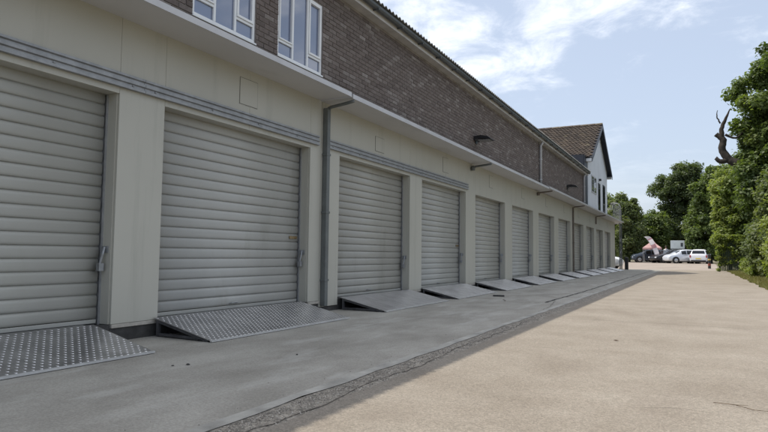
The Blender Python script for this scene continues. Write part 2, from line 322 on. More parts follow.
for a, b in zip(bays[:-1], bays[1:]):
    s = MB(); n = 24; jj = jag(int(a*10), .012)
    L_ = [(3.335+j2(a+.007+(b-a-.014)*i/n), a+.007+(b-a-.014)*i/n) for i in range(n+1)]
    if True:
        vs = []; 
        for i, (x, y) in enumerate(L_):
            xr = 7.28+.04*math.sin(y*1.3)+.05*math.sin(y*3.1+1)
            vs += [(x+.004, y, -.03), (x, y, -.003), (x+.006, y, .002), (xr, y, .002), (xr+.02, y, -.03)]
        fs = []
        for i in range(n):
            for k in range(4): fs.append((5*i+k, 5*i+k+1, 5*i+5+k+1, 5*i+5+k))
        fs += [(0, 1, 2, 3, 4), tuple(5*n+k for k in (4, 3, 2, 1, 0))]
        s.add(vs, fs)
    s.build('slab', 'concrete', road)
def crack(pts, wd, name='crack', m='tar', z=0.0045, par=road, seed=0):
    r = random.Random(seed); P = []
    for (x0, y0), (x1, y1) in zip(pts[:-1], pts[1:]):
        n = max(2, int(math.hypot(x1-x0, y1-y0)/.12))
        for i in range(n): t = i/n; P.append((x0+(x1-x0)*t+r.gauss(0, .011), y0+(y1-y0)*t+r.uniform(-.018, .018)))
    P.append(pts[-1]); vs = []
    for i, p in enumerate(P):
        a = P[max(0, i-1)]; b = P[min(len(P)-1, i+1)]; d = Vector((b[0]-a[0], b[1]-a[1])).normalized(); ww = wd*r.uniform(.35, 1.1)
        if i in (0, len(P)-1): ww *= .1
        vs += [(p[0]-d.y*ww/2, p[1]+d.x*ww/2, z), (p[0]+d.y*ww/2, p[1]-d.x*ww/2, z)]
    return MB().add(vs, [(2*i, 2*i+1, 2*i+3, 2*i+2) for i in range(len(P)-1)]).build(name, m, par, fix=False)
fc = bpy.data.objects['forecourt']
crack([(2.66, 12.3), (2.70, 16), (2.68, 20), (2.64, 26), (2.60, 34), (2.58, 46)], 0.06, 'tar_joint', par=fc, seed=3)
crack([(3.30, 2.2), (3.34, 3.2), (3.27, 3.9), (3.31, 4.8), (3.24, 5.8), (3.27, 7.4), (3.22, 9)], 0.010, seed=5, m='crackdirt')
crack([(3.05, 9.5), (2.95, 11.5), (2.72, 13.0)], 0.010, par=fc, seed=6, m='crackdirt')
crack([(3.5, 6.2), (4.3, 6.35), (4.9, 6.3)], .004, seed=9, m='crackdirt'); crack([(5.9, 6.1), (6.6, 6.2), (7.2, 6.15)], .004, seed=10, m='crackdirt'); crack([(4.1, 12.9), (5.2, 13.0), (6.9, 12.95)], .006, seed=12, m='crackdirt')
crack([(5.0, 4.1), (5.35, 4.25), (5.55, 4.2)], 0.004, seed=8, m='crackdirt')
# loose stones and broken aggregate along the gutter
gs = MB(); rg = random.Random(77)
for k in range(5200):
    yy = 1.3+rg.random()**1.6*17; q = rg.random()
    xx = 3.15+abs(rg.gauss(0, .085)) if q < .86 else rg.uniform(2.6, 4.6)
    r_ = rg.uniform(.0025, .0085)*(1 if q < .86 else .6); a_ = rg.uniform(0, 6.28); e_ = rg.uniform(.6, 1)
    vs = [(xx+r_*math.cos(a_+t)*(e_ if t_ % 2 else 1), yy+r_*math.sin(a_+t), 0.001) for t_, t in enumerate((0, 1.57, 3.14, 4.71))]+[(xx+rg.uniform(-.3, .3)*r_, yy, .003+r_*rg.uniform(.5, 1))]
    gs.add(vs, [(0, 1, 4), (1, 2, 4), (2, 3, 4), (3, 0, 4)], rg.random())
gv = stuff(gs.build('gravel', 'stone', fix=False)); tag(gv, 'loose grit and broken aggregate along the concrete edging strip', 'gravel')

# ------------------------------------------------------------------ the storage building
B = thing('storage_building', 'long cream storage building with roller doors and dark brick upper storey', 'building')
doors = [(1.30, 4.21), (4.82, 7.75), (8.62, 11.47), (12.10, 14.95), (15.72, 18.6)]
y = 19.44
for i in range(7): doors.append((y, y+2.84)); y += 3.72
END = 47.2
TOP, OPEN, BASE = 3.46, 2.63, 0.185
# backing wall: piers, head and body behind
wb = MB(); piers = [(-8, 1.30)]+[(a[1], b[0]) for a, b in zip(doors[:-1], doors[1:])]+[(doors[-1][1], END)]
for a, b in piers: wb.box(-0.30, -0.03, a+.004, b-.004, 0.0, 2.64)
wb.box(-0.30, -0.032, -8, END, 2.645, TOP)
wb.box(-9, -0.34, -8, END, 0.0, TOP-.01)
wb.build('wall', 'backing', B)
# plinth and threshold
for a, b in piers: MB().box(-0.029, -0.012, a, b, 0.0, BASE-.045).build('plinth', 'plinth', B)
for a, b in piers[1:]:
    MB().box(-0.028, 0.004, a+.01, b-.02, BASE-.044, BASE-.004).build('sill', 'sill', B, bevel=.004)
for a, b in doors:
    MB().box(-0.36, -0.012, a+.005, b-.005, 0.0, BASE-.01).build('threshold', 'plinth', B)
def panel(y0, y1, z0, z1, name='cladding_panel', x=0.0):
    return MB().box(-0.028, x, y0+.0015, y1-.0015, z0, z1).build(name, 'panel', B, bevel=.002)
for i, (a, b) in enumerate(piers):
    if i == 2:
        panel(a, 8.06, BASE, TOP-.004); panel(8.06, b, 0.085, TOP-.004, x=.006)
    else:
        if i == 0: panel(-4, -1.4, BASE, TOP-.004); panel(-1.4, a+9.3, BASE, TOP-.004)
        else: panel(a, b, BASE, TOP-.004)
    # painted returns of the pier facing the door recess
    if i < len(doors): MB().box(-0.27, -0.029, b-.003, b+.012, BASE, OPEN+.03).build('reveal', 'panel', B)
    if i > 0: MB().box(-0.27, -0.029, a-.012, a+.003, BASE, OPEN+.03).build('reveal', 'panel', B)
for a, b in doors:
    m_ = (a+b)/2
    panel(a, m_, OPEN, TOP-.004); panel(m_, b, OPEN, TOP-.004)
    MB().box(-0.27, -0.029, a+.012, b-.012, OPEN+.002, OPEN+.012).build('head', 'panel', B)
# roller doors: slats, guides, bottom bar, latches
DX = -0.20; NS = 19; PIT = (OPEN+.02-BASE-.05)/NS
prof = [(-.004, 0), (.007, .004), (.0145, .012), (.0185, .03), (.020, .06), (.0195, PIT-.04), (.0165, PIT-.022), (.008, PIT-.011), (-.004, PIT-.005), (-.006, PIT)]
slat_mesh = {}
def slat(wd, mn):
    k = (round(wd, 2), mn)
    if k not in slat_mesh:
        s = MB(); pp = prof+[(-.02, PIT), (-.02, 0)]
        s.prism(pp, 0, wd); slat_mesh[k] = s.mesh('slat', mn, False)
        me = slat_mesh[k]
        for p in me.polygons: p.use_smooth = len(p.vertices) == 4 and p.normal.x > .35
    return slat_mesh[k]
for i, (a, b) in enumerate(doors):
    fr = MB()                                              # guide channels + head box, the door's own frame
    for yy, sgn in ((a+.012, 1), (b-.012, -1)):
        y0, y1 = (yy, yy+.045) if sgn > 0 else (yy-.045, yy)
        fr.box(DX-.03, DX-.012, y0, y1, BASE-.008, OPEN)
        fr.box(DX+.03, DX+.042, y0, y1, BASE-.008, OPEN) if sgn > 0 else fr.box(DX+.03, DX+.042, yy-.02, yy, BASE-.008, OPEN)
        fr.box(DX-.0119, DX+.0299, y0 if sgn > 0 else yy-.006, y0+.006 if sgn > 0 else yy, BASE-.008, OPEN)
    fr.box(DX-.06, DX-.031, a+.012, b-.012, OPEN-.1, OPEN)
    d = fr.build('roller_door', 'galv', B)
    wd = b-a-.075; mn = ('slat', 'slatb', 'slatc', 'slat', 'slatc', 'slatb')[i % 6]
    tilt = rnd.uniform(-.004, .004)
    for k in range(NS):
        o = put('slat', slat(wd, mn), d, (DX+rnd.uniform(-.0015, .0015), a+.0375, BASE+.05+k*PIT), (0, 0, 0))
    MB().box(DX-.015, DX+.022, a+.04, b-.04, BASE+.006, BASE+.046).build('bottom_bar', 'slat', d, bevel=.004)
    MB().box(DX-.012, DX+.028, a+.05, b-.05, BASE-.009, BASE+.004).build('rubber_seal', 'rubber', d)
    pul = MB(); ym = (a+b)/2-.03
    pul.tube([(DX+.02, ym-.07, BASE+.075), (DX+.05, ym-.06, BASE+.085), (DX+.05, ym+.06, BASE+.085), (DX+.02, ym+.07, BASE+.075)], .007, 6)
    pul.build('pull_handle', 'steel', d)
    # hasp on the far jamb with a hanging bolt, keeper on the near one
    zz = 0.88 if i != 2 else 0.80
    h_ = MB(); yj = b-.013
    h_.box(-.16, -.06, yj-.012, yj, zz+.05, zz+.12); h_.tube([(-.10, yj-.02, zz+.11), (-.095, yj-.045, zz+.03), (-.11, yj-.06, zz-.07)], .013, 7); h_.box(-.135, -.085, yj-.085, yj-.03, zz-.14, zz-.06)
    h_.build('hasp', 'steel', d)
    k_ = MB(); k_.box(DX+.02, DX+.04, a+.045, a+.085, zz-.05, zz+.09); k_.tube([(DX+.045, a+.065, zz+.08), (DX+.07, a+.07, zz+.02), (DX+.045, a+.065, zz-.04)], .009, 6)
    k_.build('keeper', 'steel', d)
    if i not in (1, 3): continue
    lp = MB(); zl = 1.19
    lp.box(DX+.0225, DX+.032, b-.27, b-.075, zl-.02, zl+.022); lp.lathe([(.012, .03), (.012, .042), (.008, .045)], (DX, b-.13, zl), 'x', 8)
    lp.build('lock_plate', 'brass' if i in (1, 3) else 'slat', d)
# access hatches above the doors
for i, (a, b) in enumerate(doors):
    yc = a+ (b-a)*.49; z0, z1 = 2.955, 3.325
    if i == 2: yc, z0, z1 = 10.08, 2.92, 3.21
    if i == 3: yc = 13.5
    h_ = MB(); g = .008; hw = .185
    h_.box(.0015, .004, yc-hw, yc+hw, z0, z1, mi=1)
    h_.box(.002, .007, yc-hw+g, yc+hw-g, z0+g, z1-g)
    h_.build('access_hatch', ['panel', 'hatchgap'], B)
# galvanised double rail
def rail(y0, y1):
    pr = [(.002, 2.695), (.052, 2.695), (.052, 2.722), (.030, 2.730), (.030, 2.752), (.052, 2.760), (.052, 2.788), (.024, 2.797), (.024, 2.815), (.045, 2.825), (.045, 2.848), (.002, 2.852)]
    o = MB().prism(pr, y0, y1).build('rail', 'galv', B)
    bl = MB()
    yy = y0+.15
    while yy < y1:
        bl.lathe([(.013, .03), (.013, .038), (.006, .042)], (0, yy, 2.741), 'x', 8); yy += .9
    bl.build('bolt', 'steel', o)
rail(-3, 4.5); rail(4.504, 7.95); rail(8.22, 11.8); rail(11.804, 15.06)
# canopy
segs = [(-8, 7.985, 3.455, .60), (8.03, 22.21, 3.44, .60), (22.25, END+.05, 3.47, .62)]
for y0, y1, z, xo in segs:
    MB().box(-.25, xo-.004, y0, y1, z, z+.04).build('soffit', 'soffit', B)
    pr = [(xo, z-.018), (xo+.014, z-.018), (xo+.014, z+.055), (xo-.08, z+.095), (xo-.08, z+.08), (xo, z+.045)]
    MB().prism(pr, y0, y1).build('canopy_edge', 'trim', B)
    MB().box(-.30, xo-.09, y0, y1, z+.042, z+.078).build('canopy_top', 'sheet', B)
# rainwater outlets across the soffit and their downpipes
for yy, m_, foot in ((8.13, 'pipe', .10), (15.35, 'pipe', None), (22.9, 'rustpipe', None), (30.22, 'rustpipe', .03), (37.67, 'rustpipe', 2.9)):
    z = 3.41 if yy < 22 else 3.43
    s = MB(); s.tube([(.60, yy-.06, z-.02), (.45, yy-.04, z-.035), (.14, yy, z-.055), (.08, yy, z-.075)], .028, 8)
    if foot is None: s.lathe([(.055, z-.16), (.06, z-.1), (.06, z-.06), (.03, z-.03)], (.06, yy, 0), 'z', 10)
    o = s.build('outlet_pipe', m_, B, smooth=True)
    if foot is not None:
        wd = .045 if yy < 10 else .035
        p_ = MB().box(.012, .012+2*wd, yy-wd, yy+wd, foot, z-.07).build('downpipe', m_, B, bevel=.008)
        for zz in (.5, 1.6, 2.55):
            if zz > foot: MB().box(.008, .018+2*wd, yy-wd-.012, yy+wd+.012, zz, zz+.035).build('pipe_clip', m_, p_)
# brick storey
BY0, BY1, BZ0, BZ1 = -2.0, 33.9, 3.56, 5.405
wins = [(5.20, 6.37), (6.87, 8.045)]; WZ0, WZ1 = 3.875, 5.055
mw = MB(); x = -.012
def quad(y0, y1, z0, z1): mw.box(-.25, x, y0, y1, z0, z1)
edges = [BY0]+[v for ww in wins for v in ww]+[BY1]
for k in range(0, len(edges), 2): quad(edges[k], edges[k+1]-.0, BZ0, BZ1)
for a, b in wins: quad(a, b, BZ0, WZ0); quad(a, b, WZ1, BZ1)
bw = mw.build('brick_wall', 'mortar', B)
mw2 = MB(); mw2.box(-9, -.26, BY0, BY1, BZ0, BZ1+.05).build('inner_wall', 'gap', B)
CH, BL = .075, .225; G = .010
brick_meshes = {}
def brick_mesh(ln, tone):
    k = (round(ln, 3), tone)
    if k not in brick_meshes:
        s = MB(); h_ = CH-G; c = .004
        vs = [(-.012, 0, 0), (-.012, ln, 0), (-.012, ln, h_), (-.012, 0, h_), (-c, 0, 0), (-c, ln, 0), (-c, ln, h_), (-c, 0, h_), (0, c, c), (0, ln-c, c), (0, ln-c, h_-c), (0, c, h_-c)]
        fs = []
        for q in (0, 4): fs += [(q+i, q+(i+1) % 4, q+4+(i+1) % 4, q+4+i) for i in range(4)]
        fs.append((8, 9, 10, 11)); s.add(vs, fs, tone); brick_meshes[k] = s.mesh('brick', 'brick')
    return brick_meshes[k]
cand = []
rows = int((BZ1-BZ0)/CH)
for r in range(rows+1):
    z = BZ0+r*CH+G/2
    if z+CH-G > BZ1: continue
    yy = BY0-(BL/2 if r % 2 else 0)
    while yy < BY1:
        a, b = max(yy+G/2, BY0), min(yy+BL-G/2, BY1); yy += BL
        parts = [(a, b)]
        for wa, wz in wins:
            if z+CH > WZ0+.01 and z < WZ1-.01:
                parts = [q for p in parts for q in ((p[0], min(p[1], wa-.004)), (max(p[0], wz+.004), p[1])) if q[1]-q[0] > .02]
        for p in parts:
            if p[1]-p[0] > .02: cand.append((p[0], z, p[1]-p[0]))
near = sorted([c for c in cand if c[0] > 4.75 and c[1] > 3.80 and c[1] < 3.0+.27*c[0]+.35], key=lambda c: c[0])[:290]
ns = set(near); rest = MB(); h_ = CH-G; c_ = .004
def tone_(): 
    t = rnd.gauss(.45, .17)
    if rnd.random() < .09: t = rnd.uniform(.85, 1)
    return max(0, min(1, t))
for (yb, z, ln) in cand:
    t = tone_(); px = rnd.uniform(-.003, .003)
    if (yb, z, ln) in ns:
        put('brick', brick_mesh(ln, round(t*9)/9), bw, (px, yb, z))
    else:
        vs = [(-.012, yb, z), (-.012, yb+ln, z), (-.012, yb+ln, z+h_), (-.012, yb, z+h_), (px, yb+c_, z+c_), (px, yb+ln-c_, z+c_), (px, yb+ln-c_, z+h_-c_), (px, yb+c_, z+h_-c_)]
        rest.add(vs, [(i, (i+1) % 4, 4+(i+1) % 4, 4+i) for i in range(4)]+[(4, 5, 6, 7)], t)
stuff(rest.build('bricks', 'brick', bw, fix=False))
# upstairs windows
for a, b in wins:
    fr = MB(); f = .042; x0, x1 = -.085, -.022; wdt = b-a
    c1, c2 = a+wdt*.335, a+wdt*.665
    fr.box(x0, x1, a, b, WZ0, WZ0+f); fr.box(x0, x1, a, b, WZ1-f, WZ1)
    for q0, q1 in ((a, a+f), (b-f, b), (c1-f/2, c1+f/2), (c2-f/2, c2+f/2)): fr.box(x0, x1-.001, q0, q1, WZ0+f, WZ1-f)
    zt = WZ0+.24
    fr.box(x0, x1-.002, a+f, c1-f/2, zt-.02, zt+.02); fr.box(x0, x1-.002, c2+f/2, b-f, zt-.02, zt+.02)
    wo = fr.build('window', 'upvc', B, bevel=.004)
    for (s0, s1, e) in ((a+f, c1-f/2, 0.024), (c2+f/2, b-f, .034)):                  # opening sashes
        s = MB(); zz0, zz1 = zt+.02, WZ1-f; X0, X1 = -.075, -.008
        s.box(X0, X1, s0, s1, zz0, zz0+e); s.box(X0, X1, s0, s1, zz1-e, zz1); s.box(X0, X1-.001, s0, s0+e, zz0+e, zz1-e); s.box(X0, X1-.001, s1-e, s1, zz0+e, zz1-e)
        s.build('sash', 'upvc', wo, bevel=.003)
        MB().box(-.055, -.045, s0+e, s1-e, zz0+e, zz1-e).build('pane', 'glass', wo)
        MB().box(-.058, -.048, s0, s1, WZ0+f, zt-.02).build('pane', 'glass', wo)
    MB().box(-.058, -.048, c1+f/2, c2-f/2, WZ0+f, WZ1-f).build('pane', 'glass', wo)
    MB().box(-.09, .012, a-.01, b+.01, WZ0-.028, WZ0-.001).build('window_sill', 'upvc', wo, bevel=.004)
# eaves, gutter, roof
RY0, RY1 = -8, 34.05
MB().box(-.25, .17, RY0, RY1, 5.408, 5.424).build('eaves_soffit', 'fascia', B)
MB().box(.17, .188, RY0, RY1, 5.395, 5.545).build('fascia_board', 'fascia', B)
gpts = [(.19, 5.535)]+[(.25-.058*math.cos(t), 5.535-.075*math.sin(t)) for t in np.linspace(.2, math.pi-.1, 9)]+[(.312, 5.54), (.306, 5.54)]+[(.25-.052*math.cos(t), 5.535-.068*math.sin(t)) for t in np.linspace(math.pi-.1, .2, 9)]+[(.195, 5.535)]
gt = MB().prism(gpts, RY0, RY1).build('gutter', 'gutter', B)
yy = .4
while yy < 34:
    MB().box(.186, .318, yy, yy+.03, 5.452, 5.476).build('gutter_bracket', 'gutter', gt); yy += 1.0
n = int((RY1-RY0)/.146*6); vs = []; fs = []
for i in range(n+1):
    yq = RY0+(RY1-RY0)*i/n; dz = .024*math.cos(i*math.pi/3)
    vs += [(.33, yq, 5.595+dz), (-9.2, yq, 6.05+dz), (.33, yq, 5.585+dz), (-9.2, yq, 6.04+dz)]
for i in range(n):
    q = 4*i; fs += [(q, q+4, q+5, q+1), (q+2, q+3, q+7, q+6), (q, q+2, q+6, q+4)]
MB().add(vs, fs).build('roof', 'sheet', B, fix=False)
for yy in (23.3, 33.42):
    p_ = MB().tube([(.12, yy, 5.46), (.12, yy, 5.36), (.06, yy, 5.25), (.06, yy, 3.56)], .052, 12).build('downpipe', 'wpipe', B, smooth=True)
    for zz in (3.9, 4.7): MB().lathe([(.062, zz), (.062, zz+.04)], (.06, yy, 0)).build('pipe_clip', 'wpipe', p_)
# brick bulkhead lamps with hooded heads
for yy, z in ((15.75, 4.20), (29.0, 4.28)):
    s = MB(); hw = .19
    pr = [(.0, z+.04), (.0, z-.09), (.09, z-.03), (.46, z-.07), (.49, z-.05), (.40, z+.015), (.2, z+.06)]
    s.prism(pr, yy-hw, yy+hw)
    o = s.build('wall_lamp', 'lamp', B, bevel=.01)
    MB().box(.12, .42, yy-hw+.03, yy+hw-.03, z-.085, z-.066).build('lens', 'lens', o)
    MB().box(-.005, .03, yy-.07, yy+.07, z-.15, z-.05).build('bracket', 'lamp', o)

# ------------------------------------------------------------------ the ramps
def ramp_parts():
    W_ = 2.80; X0, Z0, X1, Z1 = .015, .205, .885, .014
    d = Vector((X1-X0, 0, Z1-Z0)); ln = d.length; d.normalize(); nrm = Vector((-d.z, 0, d.x))
    def P(u, v, hgt=0): q = Vector((X0, 0, Z0))+d*u+nrm*hgt; return (q.x, v, q.z)
    p = MB(); p.add([P(0, 0), P(ln, 0), P(ln, W_), P(0, W_), P(0, 0, -.006), P(ln, 0, -.006), P(ln, W_, -.006), P(0, W_, -.006)], [(0, 1, 2, 3), (7, 6, 5, 4), (0, 4, 5, 1), (1, 5, 6, 2), (2, 6, 7, 3), (3, 7, 4, 0)])
    t = MB(); st = .066; r = 0
    u = .03
    while u < ln-.03:
        v = .03+(st/2 if r % 2 else 0)
        while v < W_-.03:
            an = .5
            a, b = .0165, .0125; ca, sa = math.cos(an), math.sin(an)
            q = [(ca*a, sa*a), (-sa*b, ca*b), (-ca*a, -sa*a), (sa*b, -ca*b)]
            tp = [(ca*a*.5, sa*a*.5), (-ca*a*.5, -sa*a*.5)]
            t.add([P(u+i, v+j, .0002) for i, j in q]+[P(u+i, v+j, .0036) for i, j in tp], [(0, 1, 4), (1, 5, 4), (1, 2, 5), (2, 3, 5), (3, 4, 5), (3, 0, 4)])
            v += st
        u += st*.78; r += 1
    e = MB(); e.box(X1-.012, X1+.014, -.004, W_+.004, .002, .021)
    f = MB()
    for v in (.03, W_*.33, W_*.66, W_-.03):
        f.bar((X0+.03, v, Z0-.03), (X1-.06, v, Z1+.005-.012), .04, .035)
        f.bar((X0+.05, v, .004), (X0+.05, v, Z0-.04), .035, .035, upv=(0, 1, 0))
        f.bar((X0+.05, v, .022), (X1-.2, v, .022), .03, .03)
    f.bar((X0+.03, .03, Z0-.03), (X0+.03, W_-.03, Z0-.03), .03, .03)
    lip = MB(); lip.box(-.07, X0+.004, .06, W_-.06, Z0-.010, Z0-.004)
    return (p.mesh('plate', 'alu'), t.mesh('tread', 'tread', fix=False), e.mesh('front_edge', 'aluedge'), f.mesh('frame', 'frame'), lip.mesh('lip', 'alu'),
            p.mesh('plate', 'aludull'), t.mesh('tread', 'tread', fix=False))
RP = ramp_parts()
ordn = ['first', 'second', 'third', 'fourth', 'fifth', 'sixth', 'seventh', 'eighth', 'ninth', 'tenth']
for i, (a, b) in enumerate(doors):
    if i == 1: lab = 'clean chequer-plate ramp between the cream piers, beneath the upstairs windows'
    elif i == 0: lab = 'scuffed chequer-plate ramp farthest from the parked cars'
    else: lab = 'chequer-plate door ramp, %s beyond the dark downpipe going towards the parked cars' % ordn[i-2]
    off = {0: -.12, 1: -.05, 2: .0, 3: -.03}.get(i, .0)
    t = thing('loading_ramp', lab, 'ramp', (rnd.uniform(0, .03), a+off+rnd.uniform(-.03, .03), .004), R(rnd.uniform(-.6, .6)), 'metal ramps at the roller doors')
    dull = i >= 3
    put('plate', RP[5] if dull else RP[0], t); stuff(put('tread', RP[6] if dull else RP[1], t)); put('front_edge', RP[2], t); put('frame', RP[3], t); put('lip', RP[4], t)

# ------------------------------------------------------------------ the white gabled house behind
H = thing('gabled_house', 'white rendered gabled house with brown tiled roof behind the brick storey', 'house')
HY0, HY1, HM = 35.1, 43.2, 39.15; EZ, AZ = 6.72, 9.2
g = MB(); P_ = [(HY0, 3.5), (HY1, 3.5), (HY1, EZ), (HM, AZ-.06), (HY0, EZ)]
vs = [(0, a, b) for a, b in P_]+[(-12, a, b) for a, b in P_]
g.add(vs, [(0, 1, 2, 3, 4), (9, 8, 7, 6, 5)]+[(i, (i+1) % 5, 5+(i+1) % 5, 5+i) for i in range(5)]).build('wall', 'render', H)
sl_ = (AZ-EZ)/(HM-HY0); ov = .42
roof = MB()
for sgn in (-1, 1):
    ye = HM+sgn*((HM-HY0)+ov); ze = AZ-sl_*((HM-HY0)+ov)
    vs = [(.28, HM, AZ), (.28, ye, ze), (-12.3, ye, ze), (-12.3, HM, AZ)]; vs += [(q[0], q[1], q[2]+.06) for q in vs]
    roof.add(vs, [(0, 1, 2, 3), (7, 6, 5, 4), (0, 4, 5, 1), (1, 5, 6, 2), (2, 6, 7, 3), (3, 7, 4, 0)])
ro = roof.build('roof', 'navy', H)
tiles = MB(); SLn = math.hypot((HM-HY0)+ov, sl_*((HM-HY0)+ov)); cs = 24
for sgn in (-1, 1):
    dv = Vector((0, sgn*((HM-HY0)+ov), -sl_*((HM-HY0)+ov))).normalized(); nv = Vector((0, sgn*sl_, 1)).normalized()
    for r in range(cs):
        u0 = r*SLn/cs; u1 = u0+SLn/cs*1.12
        nx = 56
        for k in range(nx):
            xa = .27-12.5*(k+(.5 if r % 2 else 0))/nx; xb = xa-12.5/nx+.012
            o0 = Vector((0, HM, AZ+.065)); j = rnd.uniform(0, .012)
            A = [o0+dv*u0+nv*.005, o0+dv*u1+nv*(.04+j)]
            D = A[1]-nv*.035
            vs = [(xa, A[0].y, A[0].z), (xb, A[0].y, A[0].z), (xb, A[1].y, A[1].z), (xa, A[1].y, A[1].z), ((xa+xb)/2, A[0].y, A[0].z+.03), ((xa+xb)/2, A[1].y, A[1].z+.03), (xb, D.y, D.z), (xa, D.y, D.z)]
            mossy = max(0, min(1, rnd.gauss(.45, .22)+.25*(1 if xa < -4 and r < 9 else 0)))
            tiles.add(vs, [(0, 4, 5, 3), (4, 1, 2, 5), (3, 5, 2, 6, 7)], mossy)
stuff(tiles.build('tiles', 'tile', ro, fix=False))
rd = MB()
for k in range(28):
    xa = .29-k*.45; rd.add([(xa, HM-.16, AZ+.06), (xa, HM, AZ+.17), (xa, HM+.16, AZ+.06), (xa-.44, HM-.15, AZ+.055), (xa-.44, HM, AZ+.16), (xa-.44, HM+.15, AZ+.055)], [(0, 1, 4, 3), (1, 2, 5, 4), (0, 2, 1)], rnd.random())
stuff(rd.build('ridge_tiles', 'tile', ro, fix=False))
for sgn in (-1, 1):
    ye = HM+sgn*((HM-HY0)+ov); ze = AZ-sl_*((HM-HY0)+ov)
    MB().add([(.285, HM, AZ+.06), (.285, ye, ze+.06), (.285, ye, ze-.2), (.285, HM, AZ-.2), (.315, HM, AZ+.06), (.315, ye, ze+.06), (.315, ye, ze-.2), (.315, HM, AZ-.2)],
                 [(0, 1, 2, 3), (7, 6, 5, 4), (0, 4, 5, 1), (1, 5, 6, 2), (2, 6, 7, 3), (3, 7, 4, 0)]).build('bargeboard', 'navy', H)
    MB().box(-12.3, .25, min(ye, ye-sgn*.03), max(ye, ye-sgn*.03), ze-.17, ze-.005).build('fascia_board', 'upvc', H)
    MB().box(-12.3, .25, min(ye-sgn*.035, HM+sgn*(HM-HY0)), max(ye-sgn*.035, HM+sgn*(HM-HY0)), ze-.17, ze-.155).build('eaves_soffit', 'upvc', H)
MB().tube([(-2.2, HY0-.1, 6.4), (-2.2, HY0-.1, 5.8)], .05, 8).build('downpipe', 'pipe', H)
def hwin(y0, y1, z0, z1, name, mull):
    f = .07; fr = MB(); fr.box(.002, .03, y0, y1, z0, z0+f); fr.box(.002, .03, y0, y1, z1-f, z1); fr.box(.002, .029, y0, y0+f, z0+f, z1-f); fr.box(.002, .029, y1-f, y1, z0+f, z1-f)
    if mull: fr.box(.002, .028, (y0+y1)/2-.05, (y0+y1)/2+.05, z0+f, z1-f)
    o = fr.build(name, 'navy' if not mull else 'wpipe', H)
    if mull:
        MB().box(.006, .012, y0+f, (y0+y1)/2-.05, z0+f, z1-f).build('pane', 'glass2', o); MB().box(.006, .012, (y0+y1)/2+.05, y1-f, z0+f, z1-f).build('pane', 'glass2', o)
    else: MB().box(.006, .012, y0+f, y1-f, z0+f, z1-f).build('pane', 'glass2', o)
hwin(36.3, 38.2, 4.72, 5.75, 'window', True)
hwin(38.95, 39.8, 3.55, 5.55, 'door', False)
hwin(41.0, 42.0, 3.55, 5.65, 'door', False)
MB().box(.002, .14, 39.3, 39.5, 5.72, 5.84).build('porch_lamp', 'lamp', H)
NV = thing('link_wall', 'dark navy clad infill wall between the brick storey and the white house', 'wall')
MB().box(-9, -.06, 34.06, 35.09, 3.52, 6.6).build('wall', 'navy', NV)
for k in range(5): MB().box(-.059, -.02, 34.08+k*.2, 34.26+k*.2, 3.56, 6.58).build('board', 'navy', NV)
# terrace railing and outside stair at the end of the building
TR = thing('terrace_railing', 'thin grey metal railing on the flat roof beyond the white house', 'railing')
for k in range(5): MB().bar((.35, 43.5+k*.9, 3.57), (.35, 43.5+k*.9, 4.6), .04, .04).build('post', 'galv', TR)
for zz in (4.1, 4.6): MB().bar((.35, 43.45, zz), (.35, 47.15, zz), .035, .035).build('rail', 'galv', TR)
ST = thing('outside_stair', 'grey steel outside stair with hooped handrails at the building end', 'staircase')
for xx in (-1.0, .32):
    for yy in (47.45, 48.5): MB().bar((xx, yy, 0), (xx, yy, 4.5), .08, .08).build('post', 'pipe', ST)
MB().box(-1.05, .37, 47.4, 48.55, 3.45, 3.52).build('landing', 'galv', ST)
for yy in (47.5, 48.45):
    MB().bar((-1.0, yy, 3.45), (-5.2, yy, .1), .05, .22).build('stringer', 'pipe', ST)
    MB().tube([(.3, yy, 3.5), (.3, yy, 4.75), (.2, yy, 4.95), (.0, yy, 5.02), (-.25, yy, 4.95), (-.3, yy, 4.6), (-1., yy, 4.5), (-5.2, yy, 1.1)], .022, 8).build('handrail', 'galv', ST, smooth=True)
for k in range(18):
    t_ = (k+.5)/18; MB().box(-1.0-4.2*t_-.12, -1.0-4.2*t_+.12, 47.53, 48.42, 3.42-3.3*t_, 3.45-3.3*t_).build('tread', 'galv', ST)
for zz in (1.0, 1.9, 2.8): MB().bar((.32, 47.45, zz), (.32, 48.5, zz+.55), .03, .03).build('brace', 'pipe', ST)

# ------------------------------------------------------------------ vegetation
def leaf_mesh(name, cen, size, tone, mname, updir=0.35, elong=1.7, rs=nrs, outw=None):
    """cen (N,3), size (N,), tone (N,): one folded leaf quad each."""
    N = len(cen)
    nrm = rs.normal(size=(N, 3)); nrm[:, 2] = np.abs(nrm[:, 2])*1.2+updir
    if outw is not None: nrm += outw*.9
    nrm /= np.linalg.norm(nrm, axis=1, keepdims=True)
    t = rs.normal(size=(N, 3)); t -= nrm*(t*nrm).sum(1, keepdims=True); t /= np.linalg.norm(t, axis=1, keepdims=True)
    b = np.cross(nrm, t); L = size[:, None]
    V = np.stack([cen-t*L*.5*elong, cen+b*L*.5+nrm*L*.12, cen+t*L*.5*elong, cen-b*L*.5+nrm*L*.12], 1).reshape(-1, 3)
    me = bpy.data.meshes.new(name); me.vertices.add(4*N); me.vertices.foreach_set('co', V.astype(np.float32).ravel())
    me.loops.add(4*N); me.loops.foreach_set('vertex_index', np.arange(4*N, dtype=np.int32))
    me.polygons.add(N); me.polygons.foreach_set('loop_start', np.arange(0, 4*N, 4, dtype=np.int32)); me.polygons.foreach_set('loop_total', np.full(N, 4, dtype=np.int32))
    a = me.attributes.new('tone', 'FLOAT', 'FACE'); a.data.foreach_set('value', np.clip(tone, 0, 1).astype(np.float32))
    me.materials.append(M[mname]); me.update(calc_edges=True); me.validate(); return me
